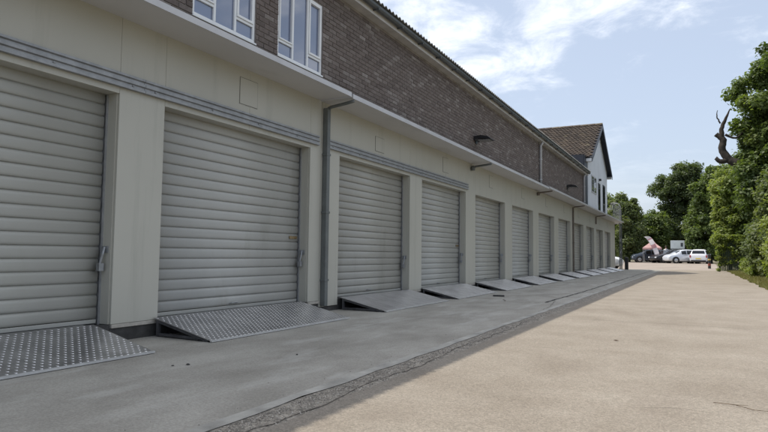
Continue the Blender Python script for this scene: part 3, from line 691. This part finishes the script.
def clump_leaves(clumps, per, rs, flat=.75):
    cs, ts, os_ = [], [], []
    for (c, r, w_) in clumps:
        n = max(4, int(per*w_)); d = rs.normal(size=(n, 3)); d /= np.linalg.norm(d, axis=1, keepdims=True)
        q = d*(rs.uniform(0.15, 1, size=(n, 1))**.55)*r; q[:, 2] *= flat
        # droopy sprays: shorter twigs make the outline ragged
        q += rs.normal(size=(n, 3))*r*.13
        os_.append(d); cs.append(np.array(c)+q); ts.append(rs.normal(.45, .16, size=n)+rs.normal(0, .14))
    clump_leaves.out = np.concatenate(os_)
    return np.concatenate(cs), np.concatenate(ts)
def tree(name, label, cat, base, lobes, nclump, per, cr, ls, mname, trunk_r, seed, group=None, hollow=.45, limbs=14, extra=None, trunk_top=.75):
    """lobes: list of (dx,dy,z,rx,ry,rz) ellipsoids that the clumps fill."""
    rs = np.random.RandomState(seed); rr = random.Random(seed)
    T = thing(name, label, cat, base, 0, group)
    vol = np.array([l[3]*l[4]*l[5] for l in lobes]); pr = vol/vol.sum(); cl = []
    for k in range(nclump):
        l = lobes[rs.choice(len(lobes), p=pr)]; d = rs.normal(size=3); d /= np.linalg.norm(d); rad = rs.uniform(hollow**3, 1.12)**(1/3)*(1 if rs.random() < .8 else rs.uniform(1, 1.22))
        c = (l[0]+d[0]*l[3]*rad, l[1]+d[1]*l[4]*rad, l[2]+d[2]*l[5]*rad)
        if c[2] < .15: continue
        cl.append((c, cr*rs.uniform(.55, 1.3), rs.uniform(.5, 1.4)))
    cen, tone = clump_leaves(cl, per, rs)
    keep = cen[:, 2] > .03; cen, tone = cen[keep], tone[keep]; ow = clump_leaves.out[keep]
    put('crown', leaf_mesh('crown', cen, ls*rs.uniform(.6, 1.35, size=len(cen)), tone, mname, rs=rs, outw=ow), T)
    tb = MB(); topz = max(l[2]+l[5]*.4 for l in lobes)*trunk_top
    ax = [Vector((rr.uniform(-.15, .15)*k*.3, rr.uniform(-.15, .15)*k*.3, topz*k/6)) for k in range(7)]
    tb.tube(ax, [trunk_r*(1.25 if k == 0 else 1-.12*k) for k in range(7)], 10)
    for c, r, w_ in rr.sample(cl, min(limbs, len(cl))):
        k = rr.randint(2, 5); s = ax[k]; e = Vector(c); mid = s.lerp(e, .5)+Vector((rr.uniform(-.3, .3), rr.uniform(-.3, .3), rr.uniform(0, .6)))
        r0 = trunk_r*.45*(1-.1*k); tb.tube([s, s.lerp(mid, .5)+Vector((0, 0, .1)), mid, mid.lerp(e, .5), e], [r0, r0*.75, r0*.55, r0*.35, r0*.15], 7)
    if extra:
        for pts, rads in extra:
            P0 = [Vector(p) for p in pts]; P0 = [P0[0]*2-P0[1]]+P0+[P0[-1]*2-P0[-2]]; q_, w2 = [], []
            for i in range(1, len(P0)-2):
                for k in range(6):
                    t_ = k/6; a_, b_, c_2, d_ = P0[i-1:i+3]
                    q_.append(.5*(2*b_+(c_2-a_)*t_+(2*a_-5*b_+4*c_2-d_)*t_*t_+(3*b_-a_-3*c_2+d_)*t_**3)+Vector((rr.gauss(0, .008), rr.gauss(0, .008), 0)))
                    w2.append((rads[i-1]*(1-t_)+rads[i]*t_)*rr.uniform(.8, .88))
            q_.append(P0[-2]); w2.append(rads[-1]); tb.tube(q_, w2, 10)
    tb.build('trunk', 'bark', T, smooth=True)
    return T
# big oak on the right with a cut, bare limb reaching over the lane
ob = Vector((10.6, 35.5, 0))
def o_(x, y_, z): return (x-ob.x, y_-ob.y, z)
bare = [([o_(9.6, 35.3, 4.6), o_(8.2, 35.1, 5.3), o_(7.35, 35, 5.75), o_(6.95, 35, 6.0), o_(6.65, 35, 6.55), o_(6.72, 35, 7.0), o_(6.40, 35, 7.35)], [.32, .29, .26, .24, .21, .19, .13]),
        ([o_(6.68, 35, 6.9), o_(6.66, 35, 7.6), o_(6.85, 35, 8.1), o_(7.05, 35, 8.6)], [.16, .13, .09, .03]),
        ([o_(6.60, 35, 7.9), o_(6.45, 35, 8.3), o_(6.5, 35, 8.6)], [.05, .035, .015]), ([o_(7.0, 35, 6.0), o_(6.6, 34.9, 5.9), o_(6.35, 34.9, 6.1)], [.17, .15, .1]),
        ([o_(6.80, 35, 7.3), o_(7.3, 35, 7.1), o_(7.8, 35, 7.6)], [.08, .06, .03])]
tree('oak_tree', 'tall spreading oak with a cut bare limb reaching out over the lane', 'tree', tuple(ob),
     [(-.6, 0, 9.0, 2.5, 3.0, 2.6), (.6, .5, 7.0, 3.2, 3.0, 3.0), (2.2, 0, 10.2, 3.0, 3.0, 2.6), (-1.7, 0, 7.0, 1.5, 1.6, 1.6), (-2.2, -.2, 5.0, 1.2, 1.5, 1.4), (-2.7, -.3, 9.2, 1.0, 1.0, .9), (-2.6, -.3, 7.6, .8, .9, .9), (-1.6, 0, 10.9, 1.1, 1.2, .9), (-3.1, -.4, 5.6, .75, .6, .6), (-3.85, -.5, 6.5, .25, .25, .5), (-3.0, -.3, 7.3, .65, .7, .7), (-3.1, -.5, 6.2, .8, .6, .7), (-2.6, -.6, 5.4, .9, .6, .8), (-2.9, -.3, 8.4, .6, .7, .6), (-.6, -.2, 4.2, 2.0, 1.8, 1.6)], 470, 300, .5, .115, 'oakleaf', .42, 21, extra=bare, hollow=.3)
# hedge bushes along the right edge of the lane
HG = 'hedge bushes along the lane'
tree('hedge_bush', 'thick pale green bush nearest the grass verge, right beside the lane', 'bush', (9.15, 27.5, 0), [(0, 0, 1.4, 1.35, 2.6, 1.5), (.3, .5, 3.3, 1.2, 2.6, 1.3)], 170, 300, .42, .085, 'limeleaf', .12, 31, HG, hollow=.5)
tree('hedge_bush', 'grey-green bush beneath the oak crown', 'bush', (9.2, 32.8, 0), [(0, 0, 1.7, 1.4, 2.4, 1.8), (.2, 0, 4.0, 1.3, 2.4, 1.4)], 170, 300, .45, .095, 'greyleaf', .12, 32, HG, hollow=.5)
tree('hedge_bush', 'dark bush filling the gap behind the fence post', 'bush', (10.2, 43.5, 0), [(0, 0, 1.9, 1.6, 2.6, 2.0), (.2, 0, 4.6, 1.6, 2.4, 1.8)], 150, 260, .55, .12, 'darkleaf', .14, 33, HG, hollow=.5)
tree('hedge_bush', 'low weedy bush at the foot of the hedge on the verge', 'bush', (8.35, 23.6, 0), [(0, 0, .45, .8, 2.2, .6)], 90, 220, .25, .06, 'limeleaf', .04, 34, HG, hollow=.3, limbs=6)
tree('hedge_bush', 'low spreading bush on the verge beside the fence end', 'bush', (8.25, 36.5, 0), [(0, 0, .5, .6, 4.0, .6)], 90, 220, .28, .07, 'limeleaf', .04, 35, HG, hollow=.3, limbs=6)
# bright trees above the palisade fence
LT = 'light green trees above the palisade fence'
tree('young_tree', 'light yellow-green tree rising just behind the ivy-hung fence', 'tree', (7.55, 50.5, 0), [(0, 0, 3.2, 1.0, 1.4, 2.4), (-.1, .2, 5.6, 1.15, 1.4, 1.7), (.3, .2, 7.0, .6, .8, .8)], 150, 300, .5, .12, 'limeleaf', .14, 41, LT, hollow=.35)
tree('young_tree', 'mid green tree between the oak and the ivy-hung fence', 'tree', (9.4, 48.5, 0), [(0, 0, 4.4, 1.3, 1.8, 2.6), (-.2, 0, 7.2, 1.0, 1.4, 1.3)], 130, 300, .6, .13, 'oakleaf', .16, 42, LT, hollow=.35)
tree('young_tree', 'dark leafy tree over the white cars', 'tree', (6.6, 70.5, .36), [(0, 0, 3.6, 1.9, 1.9, 2.9), (.2, 0, 7.0, 1.7, 1.7, 1.8), (.9, 0, 9.0, 1.0, 1.2, 1.2)], 190, 260, .7, .17, 'oakleaf', .2, 43, LT, hollow=.4)
# broad dark trees at the back of the car park
DT = 'trees at the back of the car park'
tree('broad_tree', 'tall broad dark tree with ragged top behind the car park', 'tree', (4.2, 86, .36), [(0, 0, 8.8, 3.0, 3.0, 3.6), (-2.2, 0, 9.6, 2.0, 2.2, 1.5), (2.6, 0, 9.3, 2.2, 2.4, 2.4), (-.2, 0, 11.6, 2.0, 2.2, 1.5), (-1.0, 0, 4.8, 3.2, 3, 3.0)], 300, 260, .72, .16, 'darkleaf', .4, 51, DT, hollow=.3)
tree('broad_tree', 'loose pale green tree beyond the end of the storage building', 'tree', (-1.7, 74, .36), [(0, 0, 3.6, 1.7, 2.0, 3.0), (-.5, 0, 6.0, 1.4, 1.6, 1.6)], 190, 260, .65, .16, 'greyleaf', .25, 52, DT, hollow=.35)
tree('broad_tree', 'rounded tree between the tall dark tree and the building end', 'tree', (.4, 82, .36), [(0, 0, 3.2, 2.0, 2.0, 2.6), (.6, 0, 5.0, 1.3, 1.6, 1.2)], 170, 240, .7, .18, 'oakleaf', .25, 53, DT, hollow=.35)
tree('broad_tree', 'pale tree half hidden behind the outside stair', 'tree', (-5.2, 78, .36), [(0, 0, 3.8, 2.4, 2.4, 3.0), (.8, 0, 6.2, 1.6, 1.8, 1.6)], 170, 240, .75, .18, 'greyleaf', .25, 54, DT, hollow=.35)
tree('broad_tree', 'dark tree behind the lane-side trees at the car park corner', 'tree', (10.8, 84, .36), [(0, 0, 6.0, 3.0, 3, 4.6), (0, 0, 10.2, 2.4, 2.4, 2.2)], 230, 240, .85, .2, 'darkleaf', .35, 55, DT, hollow=.35)
# far hedge closing the car park, continuous leaf mass
rs = np.random.RandomState(5); cl = []
for k in range(900):
    xx = rs.uniform(-45, 40); cl.append(((xx, 88.5+rs.normal()*1.0, .3+abs(rs.normal())*1.7+1.0*rs.random()), .75, 1.0))
cen, tone = clump_leaves(cl, 90, rs)
hd = put('hedge_row', leaf_mesh('hedge_row', cen, .24*rs.uniform(.6, 1.3, size=len(cen)), tone, 'darkleaf', rs=rs)); stuff(hd); tag(hd, 'long dark hedge row closing the back of the car park', 'hedge')
# grass verge
rs = np.random.RandomState(9); N = 30000
gy = 8+rs.random(N)**1.1*44; gx = 7.30+np.abs(rs.normal(size=N))*.75*(.5+.5*rs.random(N))+.05*np.sin(gy*1.3)+.04*np.sin(gy*3.1+1)
bx = np.stack([gx, gy, np.full(N, -.02)], 1); hgt = rs.uniform(.04, .22, N)*(.6+.6*np.clip((gx-7.3)/1.0, 0, 1.4)); an = rs.uniform(0, 6.28, N); ln_ = rs.normal(size=(N, 2))*.35
wv = np.stack([np.cos(an), np.sin(an), np.zeros(N)], 1)*(.006+.012*rs.random(N))[:, None]
tip = bx+np.stack([ln_[:, 0]*hgt, ln_[:, 1]*hgt, hgt], 1)
V = np.stack([bx-wv, bx+wv, tip], 1).reshape(-1, 3); me = bpy.data.meshes.new('grass')
me.vertices.add(3*N); me.vertices.foreach_set('co', V.astype(np.float32).ravel()); me.loops.add(3*N); me.loops.foreach_set('vertex_index', np.arange(3*N, dtype=np.int32))
me.polygons.add(N); me.polygons.foreach_set('loop_start', np.arange(0, 3*N, 3, dtype=np.int32)); me.polygons.foreach_set('loop_total', np.full(N, 3, dtype=np.int32))
a_ = me.attributes.new('tone', 'FLOAT', 'FACE'); a_.data.foreach_set('value', np.clip(rs.normal(.55, .25, N), 0, 1).astype(np.float32)); me.materials.append(M['grass']); me.update(calc_edges=True)
gr = put('grass', me); stuff(gr); tag(gr, 'rough weedy grass along the edge of the concrete lane', 'grass')
# palisade fence with ivy
F = thing('palisade_fence', 'dark steel palisade fence hung with ivy at the lane side', 'fence', (6.75, 47, 0))
for k in range(15):
    s = MB(); xx = .1*k+.02
    s.add([(xx, 0, .06), (xx+.035, -.014, .06), (xx+.07, 0, .06), (xx, 0, 2.1), (xx+.035, -.014, 2.25), (xx+.07, 0, 2.1), (xx+.035, .004, .06), (xx+.035, .004, 2.2)], [(0, 1, 4, 3), (1, 2, 5, 4), (2, 6, 7, 5), (6, 0, 3, 7), (3, 4, 7), (4, 5, 7)])
    s.build('pale', 'fencegreen', F)
for zz in (.5, 1.75): MB().box(-.02, 1.6, .012, .05, zz, zz+.05).build('rail', 'fencegreen', F)
for xx in (-.04, 1.5): MB().box(xx, xx+.09, .052, .15, 0, 2.25).build('post', 'fencegreen', F)
rs = np.random.RandomState(15); cl = [((6.75+rs.uniform(-.1, 1.5), 47.1+rs.normal()*.12, 2.45-abs(rs.normal())*.75), .26, 1) for _ in range(60)]
cl += [((6.75+rs.uniform(-.1, 1.5), 47.0+rs.normal()*.1, rs.uniform(.1, 2.2)), .14, .5) for _ in range(22)]
cen, tone = clump_leaves(cl, 110, rs); iv = put('ivy', leaf_mesh('ivy', cen, .09*rs.uniform(.6, 1.3, size=len(cen)), tone, 'limeleaf', rs=rs)); tag(iv, 'light green ivy climbing over the palisade fence', 'ivy')

# ------------------------------------------------------------------ vehicles
def car(name, label, loc, rz, paint, kind='hatch', group=None):
    """local +x is the front; stations: x, floor, belt, top, half width, half width at top."""
    T = thing(name, label, 'car', loc, rz, group)
    if kind == 'hatch': S = [(-1.9, .42, .78, .84, .70, .62), (-1.82, .26, .84, .95, .80, .70), (-1.55, .2, .90, 1.36, .84, .60), (-.9, .18, .91, 1.47, .85, .60), (-.1, .18, .91, 1.49, .85, .60), (.45, .18, .90, 1.40, .85, .60), (1.02, .18, .88, .97, .84, .70), (1.5, .2, .84, .93, .81, .68), (1.74, .25, .74, .82, .74, .62), (1.82, .34, .6, .66, .64, .54)]; cab = (2, 5)
    elif kind == 'mpv': S = [(-2.05, .42, .86, .93, .74, .66), (-1.98, .26, .92, 1.05, .84, .74), (-1.80, .2, .97, 1.50, .875, .64), (-1.0, .18, .98, 1.60, .88, .65), (0, .18, .98, 1.62, .88, .65), (.6, .18, .97, 1.50, .88, .64), (1.3, .18, .94, 1.02, .87, .72), (1.75, .2, .82, .90, .84, .7), (2.02, .25, .66, .72, .76, .62), (2.1, .34, .55, .6, .64, .52)]; cab = (2, 5)
    else: S = [(-2.2, .4, .82, .88, .72, .64), (-2.1, .25, .9, .97, .84, .74), (-1.75, .2, .93, 1.25, .88, .62), (-1.0, .18, .93, 1.42, .89, .60), (0, .18, .93, 1.45, .89, .61), (.5, .18, .92, 1.36, .89, .60), (1.15, .18, .9, .97, .88, .74), (1.8, .2, .8, .86, .85, .7), (2.15, .25, .64, .7, .76, .62), (2.25, .34, .54, .58, .62, .5)]; cab = (2, 5)
    rings = []
    for (x, fl, be, tp, hw, ht) in S:
        half = [(0, fl), (hw*.86, fl), (hw*.985, fl+.10), (hw, (fl+be)/2), (hw*.965, be), (ht+.03, tp-.07), (ht*.86, tp-.012), (0, tp+.012)]
        rings.append([(x, a, b) for a, b in half]+[(x, -a, b) for a, b in half[-2:0:-1]])
    n = len(rings[0]); b = MB()
    vs = [v for r in rings for v in r]; fs = [(i*n+k, i*n+(k+1) % n, (i+1)*n+(k+1) % n, (i+1)*n+k) for i in range(len(rings)-1) for k in range(n)]
    fs += [tuple(reversed(range(n))), tuple((len(rings)-1)*n+k for k in range(n))]
    b.add(vs, fs); bo = b.build('body', paint, T, smooth=True)
    su = bo.modifiers.new('sub', 'SUBSURF'); su.levels = 1; su.render_levels = 2
    def lerp(p, q, t): return tuple(p[i]+(q[i]-p[i])*t for i in range(3))
    def pane(nm, q, off, m_='glassdark'):
        q = [Vector(p) for p in q]; c = sum(q, Vector())/4; nn = (q[1]-q[0]).cross(q[3]-q[0]).normalized()
        if nn.dot(c-Vector((0, 0, .7))) < 0: nn = -nn
        q1 = [p+nn*off for p in q]; q0 = [p-nn*.02 for p in q]
        MB().add(q0+q1, [(0, 1, 2, 3), (7, 6, 5, 4), (0, 4, 5, 1), (1, 5, 6, 2), (2, 6, 7, 3), (3, 7, 4, 0)]).build(nm, m_, T)
    for s in (1, -1):
        kb, kt = (4, 5) if s > 0 else (n-4, n-5)
        for i in range(cab[0], cab[1]):
            q = [lerp(rings[i][kb], rings[i][kt], .12), lerp(rings[i+1][kb], rings[i+1][kt], .12), lerp(rings[i+1][kb], rings[i+1][kt], .86), lerp(rings[i][kb], rings[i][kt], .86)]
            q = [lerp(q[0], q[1], .06), lerp(q[0], q[1], .94), lerp(q[3], q[2], .94), lerp(q[3], q[2], .06)]
            pane('window', q, .012)
    for i, nm in ((cab[1], 'windscreen'), (cab[0]-1, 'rear_window')):
        A, Bq = rings[i], rings[i+1]
        if nm == 'windscreen': lo, hi = Bq, A
        else: lo, hi = A, Bq
        q = [lerp(hi[6], lo[6], .85), lerp(hi[n-6], lo[n-6], .85), lerp(hi[n-6], lo[n-6], .12), lerp(hi[6], lo[6], .12)]
        pane(nm, q, .02)
    x0, x1 = S[0][0], S[-1][0]
    for s in (1, -1):
        hw = S[4][4]
        for xx in (x0+.72, x1-.75):
            wq = MB().lathe([(.20, -.1), (.30, -.1), (.315, -.07), (.315, .07), (.30, .1), (.20, .1)], (xx, s*(hw-.09), .315), 'y', 18).build('wheel', 'rubber', T, smooth=False)
            MB().lathe([(.03, -.02), (.20, -.01), (.19, .02), (.06, .035)] if s > 0 else [(.06, -.035), (.19, -.02), (.20, .01), (.03, .02)], (xx, s*(hw+.005), .315), 'y', 12).build('rim', 'rim', wq)
            MB().lathe([(.37, -.05), (.37, .045)] if s > 0 else [(.37, -.045), (.37, .05)], (xx, s*(hw-.045), .33), 'y', 20).build('wheel_arch', 'black', T)
        MB().box(x0-.005, x0+.1, s*(S[1][4]-.05)-.06, s*(S[1][4]-.05)+.06, .68, .95).build('tail_lamp', 'redlamp', T, bevel=.02)
        MB().box(x1-.22, x1-.02, s*.58-.11, s*.58+.11, .5, .64).build('headlight', 'headlamp', T, bevel=.03)
        MB().box(S[cab[1]][0]+.15, S[cab[1]][0]+.27, s*(hw+.08)-.09, s*(hw+.08)+.09, .95, 1.08).build('mirror', paint, T, bevel=.03)
    MB().box(x0-.03, x0-.012, -.26, .26, .52, .63).build('number_plate', 'plate', T)
    MB().box(x0-.02, x0+.12, -.72, .72, .24, .40).build('bumper', 'black', T, bevel=.03)
    return T
car('parked_car', 'white people carrier with its rear to the lane beside the striped post', (5.62, 67.6, .34), R(86), 'carwhite', 'mpv', 'cars in the car park').scale = (.9,)*3
car('parked_car', 'pale silver hatchback parked beside the white people carrier', (4.05, 67.3, .36), R(208), 'carsilver', 'hatch', 'cars in the car park').scale = (.95,)*3
car('parked_car', 'black saloon parked under the white sign', (3.05, 69.2, .36), R(215), 'cardark', 'saloon', 'cars in the car park')
car('parked_car', 'slate blue car parked beneath the pink market tent', (.7, 71.8, .36), R(192), 'carblue', 'hatch', 'cars in the car park')
car('parked_car', 'white car nosing out behind the building end', (-1.62, 50.3, .0), R(-6), 'carwhite', 'hatch', 'cars in the car park')

# ------------------------------------------------------------------ market tent, banner, sign, posts, person
T = thing('market_tent', 'small faded pink market tent with pointed roof in the car park', 'tent', (1.15, 70.0, .36)); T.scale = (.86, .86, .92)
hw = 1.05
for sx in (-1, 1):
    for sy in (-1, 1): MB().bar((sx*(hw-.05), sy*(hw-.05), 0), (sx*(hw-.05), sy*(hw-.05), 1.75), .05, .05).build('pole', 'galv', T)
cn = MB().add([(-hw, -hw, 1.72), (hw, -hw, 1.72), (hw, hw, 1.72), (-hw, hw, 1.72), (0, 0, 2.75), (-.42, -.42, 2.2), (.42, -.42, 2.2), (.42, .42, 2.2), (-.42, .42, 2.2)],
                  [(0, 1, 6, 5), (1, 2, 7, 6), (2, 3, 8, 7), (3, 0, 5, 8), (5, 6, 4), (6, 7, 4), (7, 8, 4), (8, 5, 4)]).build('roof', 'tentpink', T)
cn.modifiers.new('solid', 'SOLIDIFY').thickness = .01
for k in range(4):
    a_ = k*math.pi/2; ca, sa = math.cos(a_), math.sin(a_); v = MB(); m_ = 8
    vs = []
    for i in range(m_+1):
        t_ = -hw+2*hw*i/m_; zz = 1.50 if i % 2 else 1.56
        for dz in (1.715, zz): vs.append((ca*t_-sa*-hw*1.004, sa*t_+ca*-hw*1.004, dz))
    v.add(vs, [(2*i, 2*i+1, 2*i+3, 2*i+2) for i in range(m_)]).build('valance', 'tentpink', T, fix=False).modifiers.new('solid', 'SOLIDIFY').thickness = .008
T = thing('feather_banner', 'leaning pale feather banner with red print beside the market tent', 'banner', (1.62, 68.9, .36))
pp = [(0, 0, 0), (-.14, 0, .7), (-.40, 0, 1.5), (-.72, 0, 2.2), (-1.02, 0, 2.62), (-1.2, 0, 2.75)]
MB().tube(pp, .018, 6).build('pole', 'galv', T)
v1 = MB(); nseg = 14; vs = []
def cur(t):
    i = min(len(pp)-2, int(t*(len(pp)-1))); f = t*(len(pp)-1)-i; return Vector(pp[i]).lerp(Vector(pp[i+1]), f)
for i in range(nseg+1):
    t_ = .22+.78*i/nseg; p_ = cur(t_); ww = .5*(1 if t_ < .7 else max(.06, 1-((t_-.7)/.3)**2))
    vs += [tuple(p_+Vector((.01, .02*math.sin(i), 0))), tuple(p_+Vector((ww*.85, .03*math.sin(i*.9), ww*.35)))]
v1.add(vs, [(2*i, 2*i+1, 2*i+3, 2*i+2) for i in range(nseg)])
for i in (3, 4, 8): v1.mi[i] = 1
v1.build('flag', ['bannerwhite', 'bannerred'], T, fix=False).modifiers.new('solid', 'SOLIDIFY').thickness = .006
T = thing('sign_board', 'white rectangular sign board with dark emblem on posts above the cars', 'sign', (3.55, 71.2, .36))
for xx in (-.5, .5): MB().bar((xx, .04, 0), (xx, .04, 2.3), .07, .07).build('post', 'galv', T)
MB().box(-.68, .68, -.03, .0, 1.52, 2.4).build('board', 'signwhite', T, bevel=.01)
MB().box(.30, .52, -.037, -.0305, 1.75, 2.15).build('emblem', 'signdark', T)
T = thing('striped_post', 'short post with red and yellow bands at the lane end beside the fence', 'bollard', (6.28, 56.0, gz(56)))
for z0, z1, m_ in ((0, .22, 'black'), (.22, .42, 'postred'), (.42, .68, 'black'), (.68, .80, 'postyellow'), (.80, 1.12, 'black')):
    MB().lathe([(.11, z0), (.11, z1-.002)], (0, 0, 0), 'z', 14).build('band', m_, T)
MB().lathe([(.11, 1.12), (.09, 1.17), (.05, 1.2)], (0, 0, 0), 'z', 14).build('cap', 'black', T)
T = thing('bollard', 'square dark timber bollard at the corner by the outside stair', 'bollard', (.75, 47.6, 0))
MB().box(-.12, .12, -.12, .12, 0, .88).build('post', 'black', T, bevel=.02); MB().add([(-.12, -.12, .88), (.12, -.12, .88), (.12, .12, .88), (-.12, .12, .88), (0, 0, .95)], [(0, 1, 4), (1, 2, 4), (2, 3, 4), (3, 0, 4)]).build('cap', 'black', T)
# a person by the tent
def person(loc, rz):
    T = thing('person', 'person in a white shirt and dark trousers standing beside the market tent', 'person', loc, rz)
    J = {'pel': (0, 0, .92, .13), 'sp': (0, 0, 1.12, .13), 'ch': (0, .01, 1.33, .15), 'nk': (0, .01, 1.47, .06), 'hd': (0, 0, 1.6, .085), 'tp': (0, .01, 1.72, .075)}
    for s, q in ((1, 'l'), (-1, 'r')):
        J.update({'hip'+q: (s*.1, 0, .86, .095), 'kn'+q: (s*.11, -.02, .47, .062), 'an'+q: (s*.12, .02, .08, .042), 'to'+q: (s*.13, -.14, .03, .035),
                  'sh'+q: (s*.19, .01, 1.40, .06), 'el'+q: (s*.26, .02, 1.13, .042), 'wr'+q: (s*.24, -.10, .92, .03), 'ha'+q: (s*.23, -.14, .83, .03)})
    E_ = [('pel', 'sp'), ('sp', 'ch'), ('ch', 'nk'), ('nk', 'hd'), ('hd', 'tp')]
    for q in 'lr': E_ += [('pel', 'hip'+q), ('hip'+q, 'kn'+q), ('kn'+q, 'an'+q), ('an'+q, 'to'+q), ('ch', 'sh'+q), ('sh'+q, 'el'+q), ('el'+q, 'wr'+q), ('wr'+q, 'ha'+q)]
    ks = list(J); me = bpy.data.meshes.new('body'); me.from_pydata([J[k][:3] for k in ks], [(ks.index(a), ks.index(b)) for a, b in E_], [])
    o = put('body', me, T); sk = o.modifiers.new('skin', 'SKIN'); o.modifiers.new('sub', 'SUBSURF').levels = 2
    for i, k in enumerate(ks): me.skin_vertices[0].data[i].radius = (J[k][3], J[k][3]); me.skin_vertices[0].data[i].use_root = (k == 'pel')
    m = bpy.data.materials.new('person_clothes'); m.use_nodes = True; t = m.node_tree; tc_ = t.nodes.new('ShaderNodeTexCoord'); s_ = t.nodes.new('ShaderNodeSeparateXYZ'); t.links.new(tc_.outputs['Object'], s_.inputs[0])
    r = t.nodes.new('ShaderNodeValToRGB'); r.color_ramp.interpolation = 'CONSTANT'; e = r.color_ramp.elements
    mr = t.nodes.new('ShaderNodeMapRange'); t.links.new(s_.outputs[2], mr.inputs[0]); mr.inputs[2].default_value = 2
    for k_ in range(2): e.new(.5)
    for el, (p, c) in zip(e, ((0, (.02, .02, .02)), (.045, (.03, .035, .05)), (.475, (.7, .7, .72)), (.735, (.42, .26, .19)))): el.position = p; el.color = (*c, 1)
    t.links.new(mr.outputs[0], r.inputs[0]); t.links.new(r.outputs[0], t.nodes['Principled BSDF'].inputs['Base Color']); t.nodes['Principled BSDF'].inputs['Roughness'].default_value = .8
    me.materials.append(m)
    MB().lathe([(.02, 1.815), (.07, 1.80), (.10, 1.75), (.105, 1.68), (.09, 1.62)], (0, .02, 0), 'z', 12).build('hair', 'hair', T, smooth=True)
person((2.5, 69.6, .36), R(20))
# small litter on the concrete
for k, (x, y_) in enumerate([(1.62, 3.72), (1.55, 3.62), (2.1, 4.6)]):
    o = MB().lathe([(.004, 0), (.012+.006*rnd.random(), .004), (.011, .011), (.004, .015)], (0, 0, 0), 'z', 6).build('pebble', 'plinth'); o.location = (x, y_, .002); o.rotation_euler = (0, 0, k); o.scale = tuple(v*(1.0, .7, .8)[k] for v in (1.3, .9, .8))
    tag(o, ('larger dark pebble of a pair on the grey forecourt', 'smaller dark pebble of a pair on the grey forecourt', 'lone dark pebble on the grey forecourt near the edging strip')[k], 'pebble', 'pebbles on the forecourt')
def flake(x, y_, ln, lab, name='dead_leaf'):
    r = random.Random(int(x*100)); a_ = r.uniform(0, 6.28); s = MB()
    s.add([(-ln/2, 0, .006), (-ln*.1, ln*.24, .012), (ln/2, 0, .008), (-ln*.1, -ln*.24, .014), (0, 0, .004)], [(0, 1, 4), (1, 2, 4), (2, 3, 4), (3, 0, 4)])
    o = s.build(name, 'deadleaf', fix=False); o.location = (x, y_, .003); o.rotation_euler = (0, 0, a_); o.modifiers.new('solid', 'SOLIDIFY').thickness = .002; tag(o, lab, 'leaf', 'dead leaves on the concrete')
for x, y_, l_, lab_ in ((1.86, 12.2, .10, 'larger curled dead leaf on the shaded forecourt by the ramps'), (1.78, 12.4, .07, 'smaller curled dead leaf on the shaded forecourt by the ramps'), (6.9, 14.5, .14, 'large curled dead leaf on the sunlit lane near the verge'), (4.6, 7.2, .06, 'small dead leaf alone in the middle of the sunlit lane')): flake(x, y_, l_, lab_)
MB_ = MB().tube([(0, 0, .006), (.12, .03, .012), (.24, .02, .007), (.33, .06, .01)], [.0022, .002, .0018, .001], 6); MB_.tube([(.12, .03, .012), (.17, .09, .01)], [.0015, .001], 5)
o = MB_.build('twig', 'deadleaf'); o.location = (5.5, 4.5, .003); o.rotation_euler = (0, 0, -.5); tag(o, 'thin forked twig lying on the sunlit concrete', 'twig')
o = MB().box(-.13, .13, -.1, .1, 0, .022).build('rubber_mat', 'rubber', bevel=.006); o.location = (1.32, 13.55, .003); o.rotation_euler = (0, 0, .3); tag(o, 'black rubber offcut lying at the foot of a ramp', 'rubber mat')
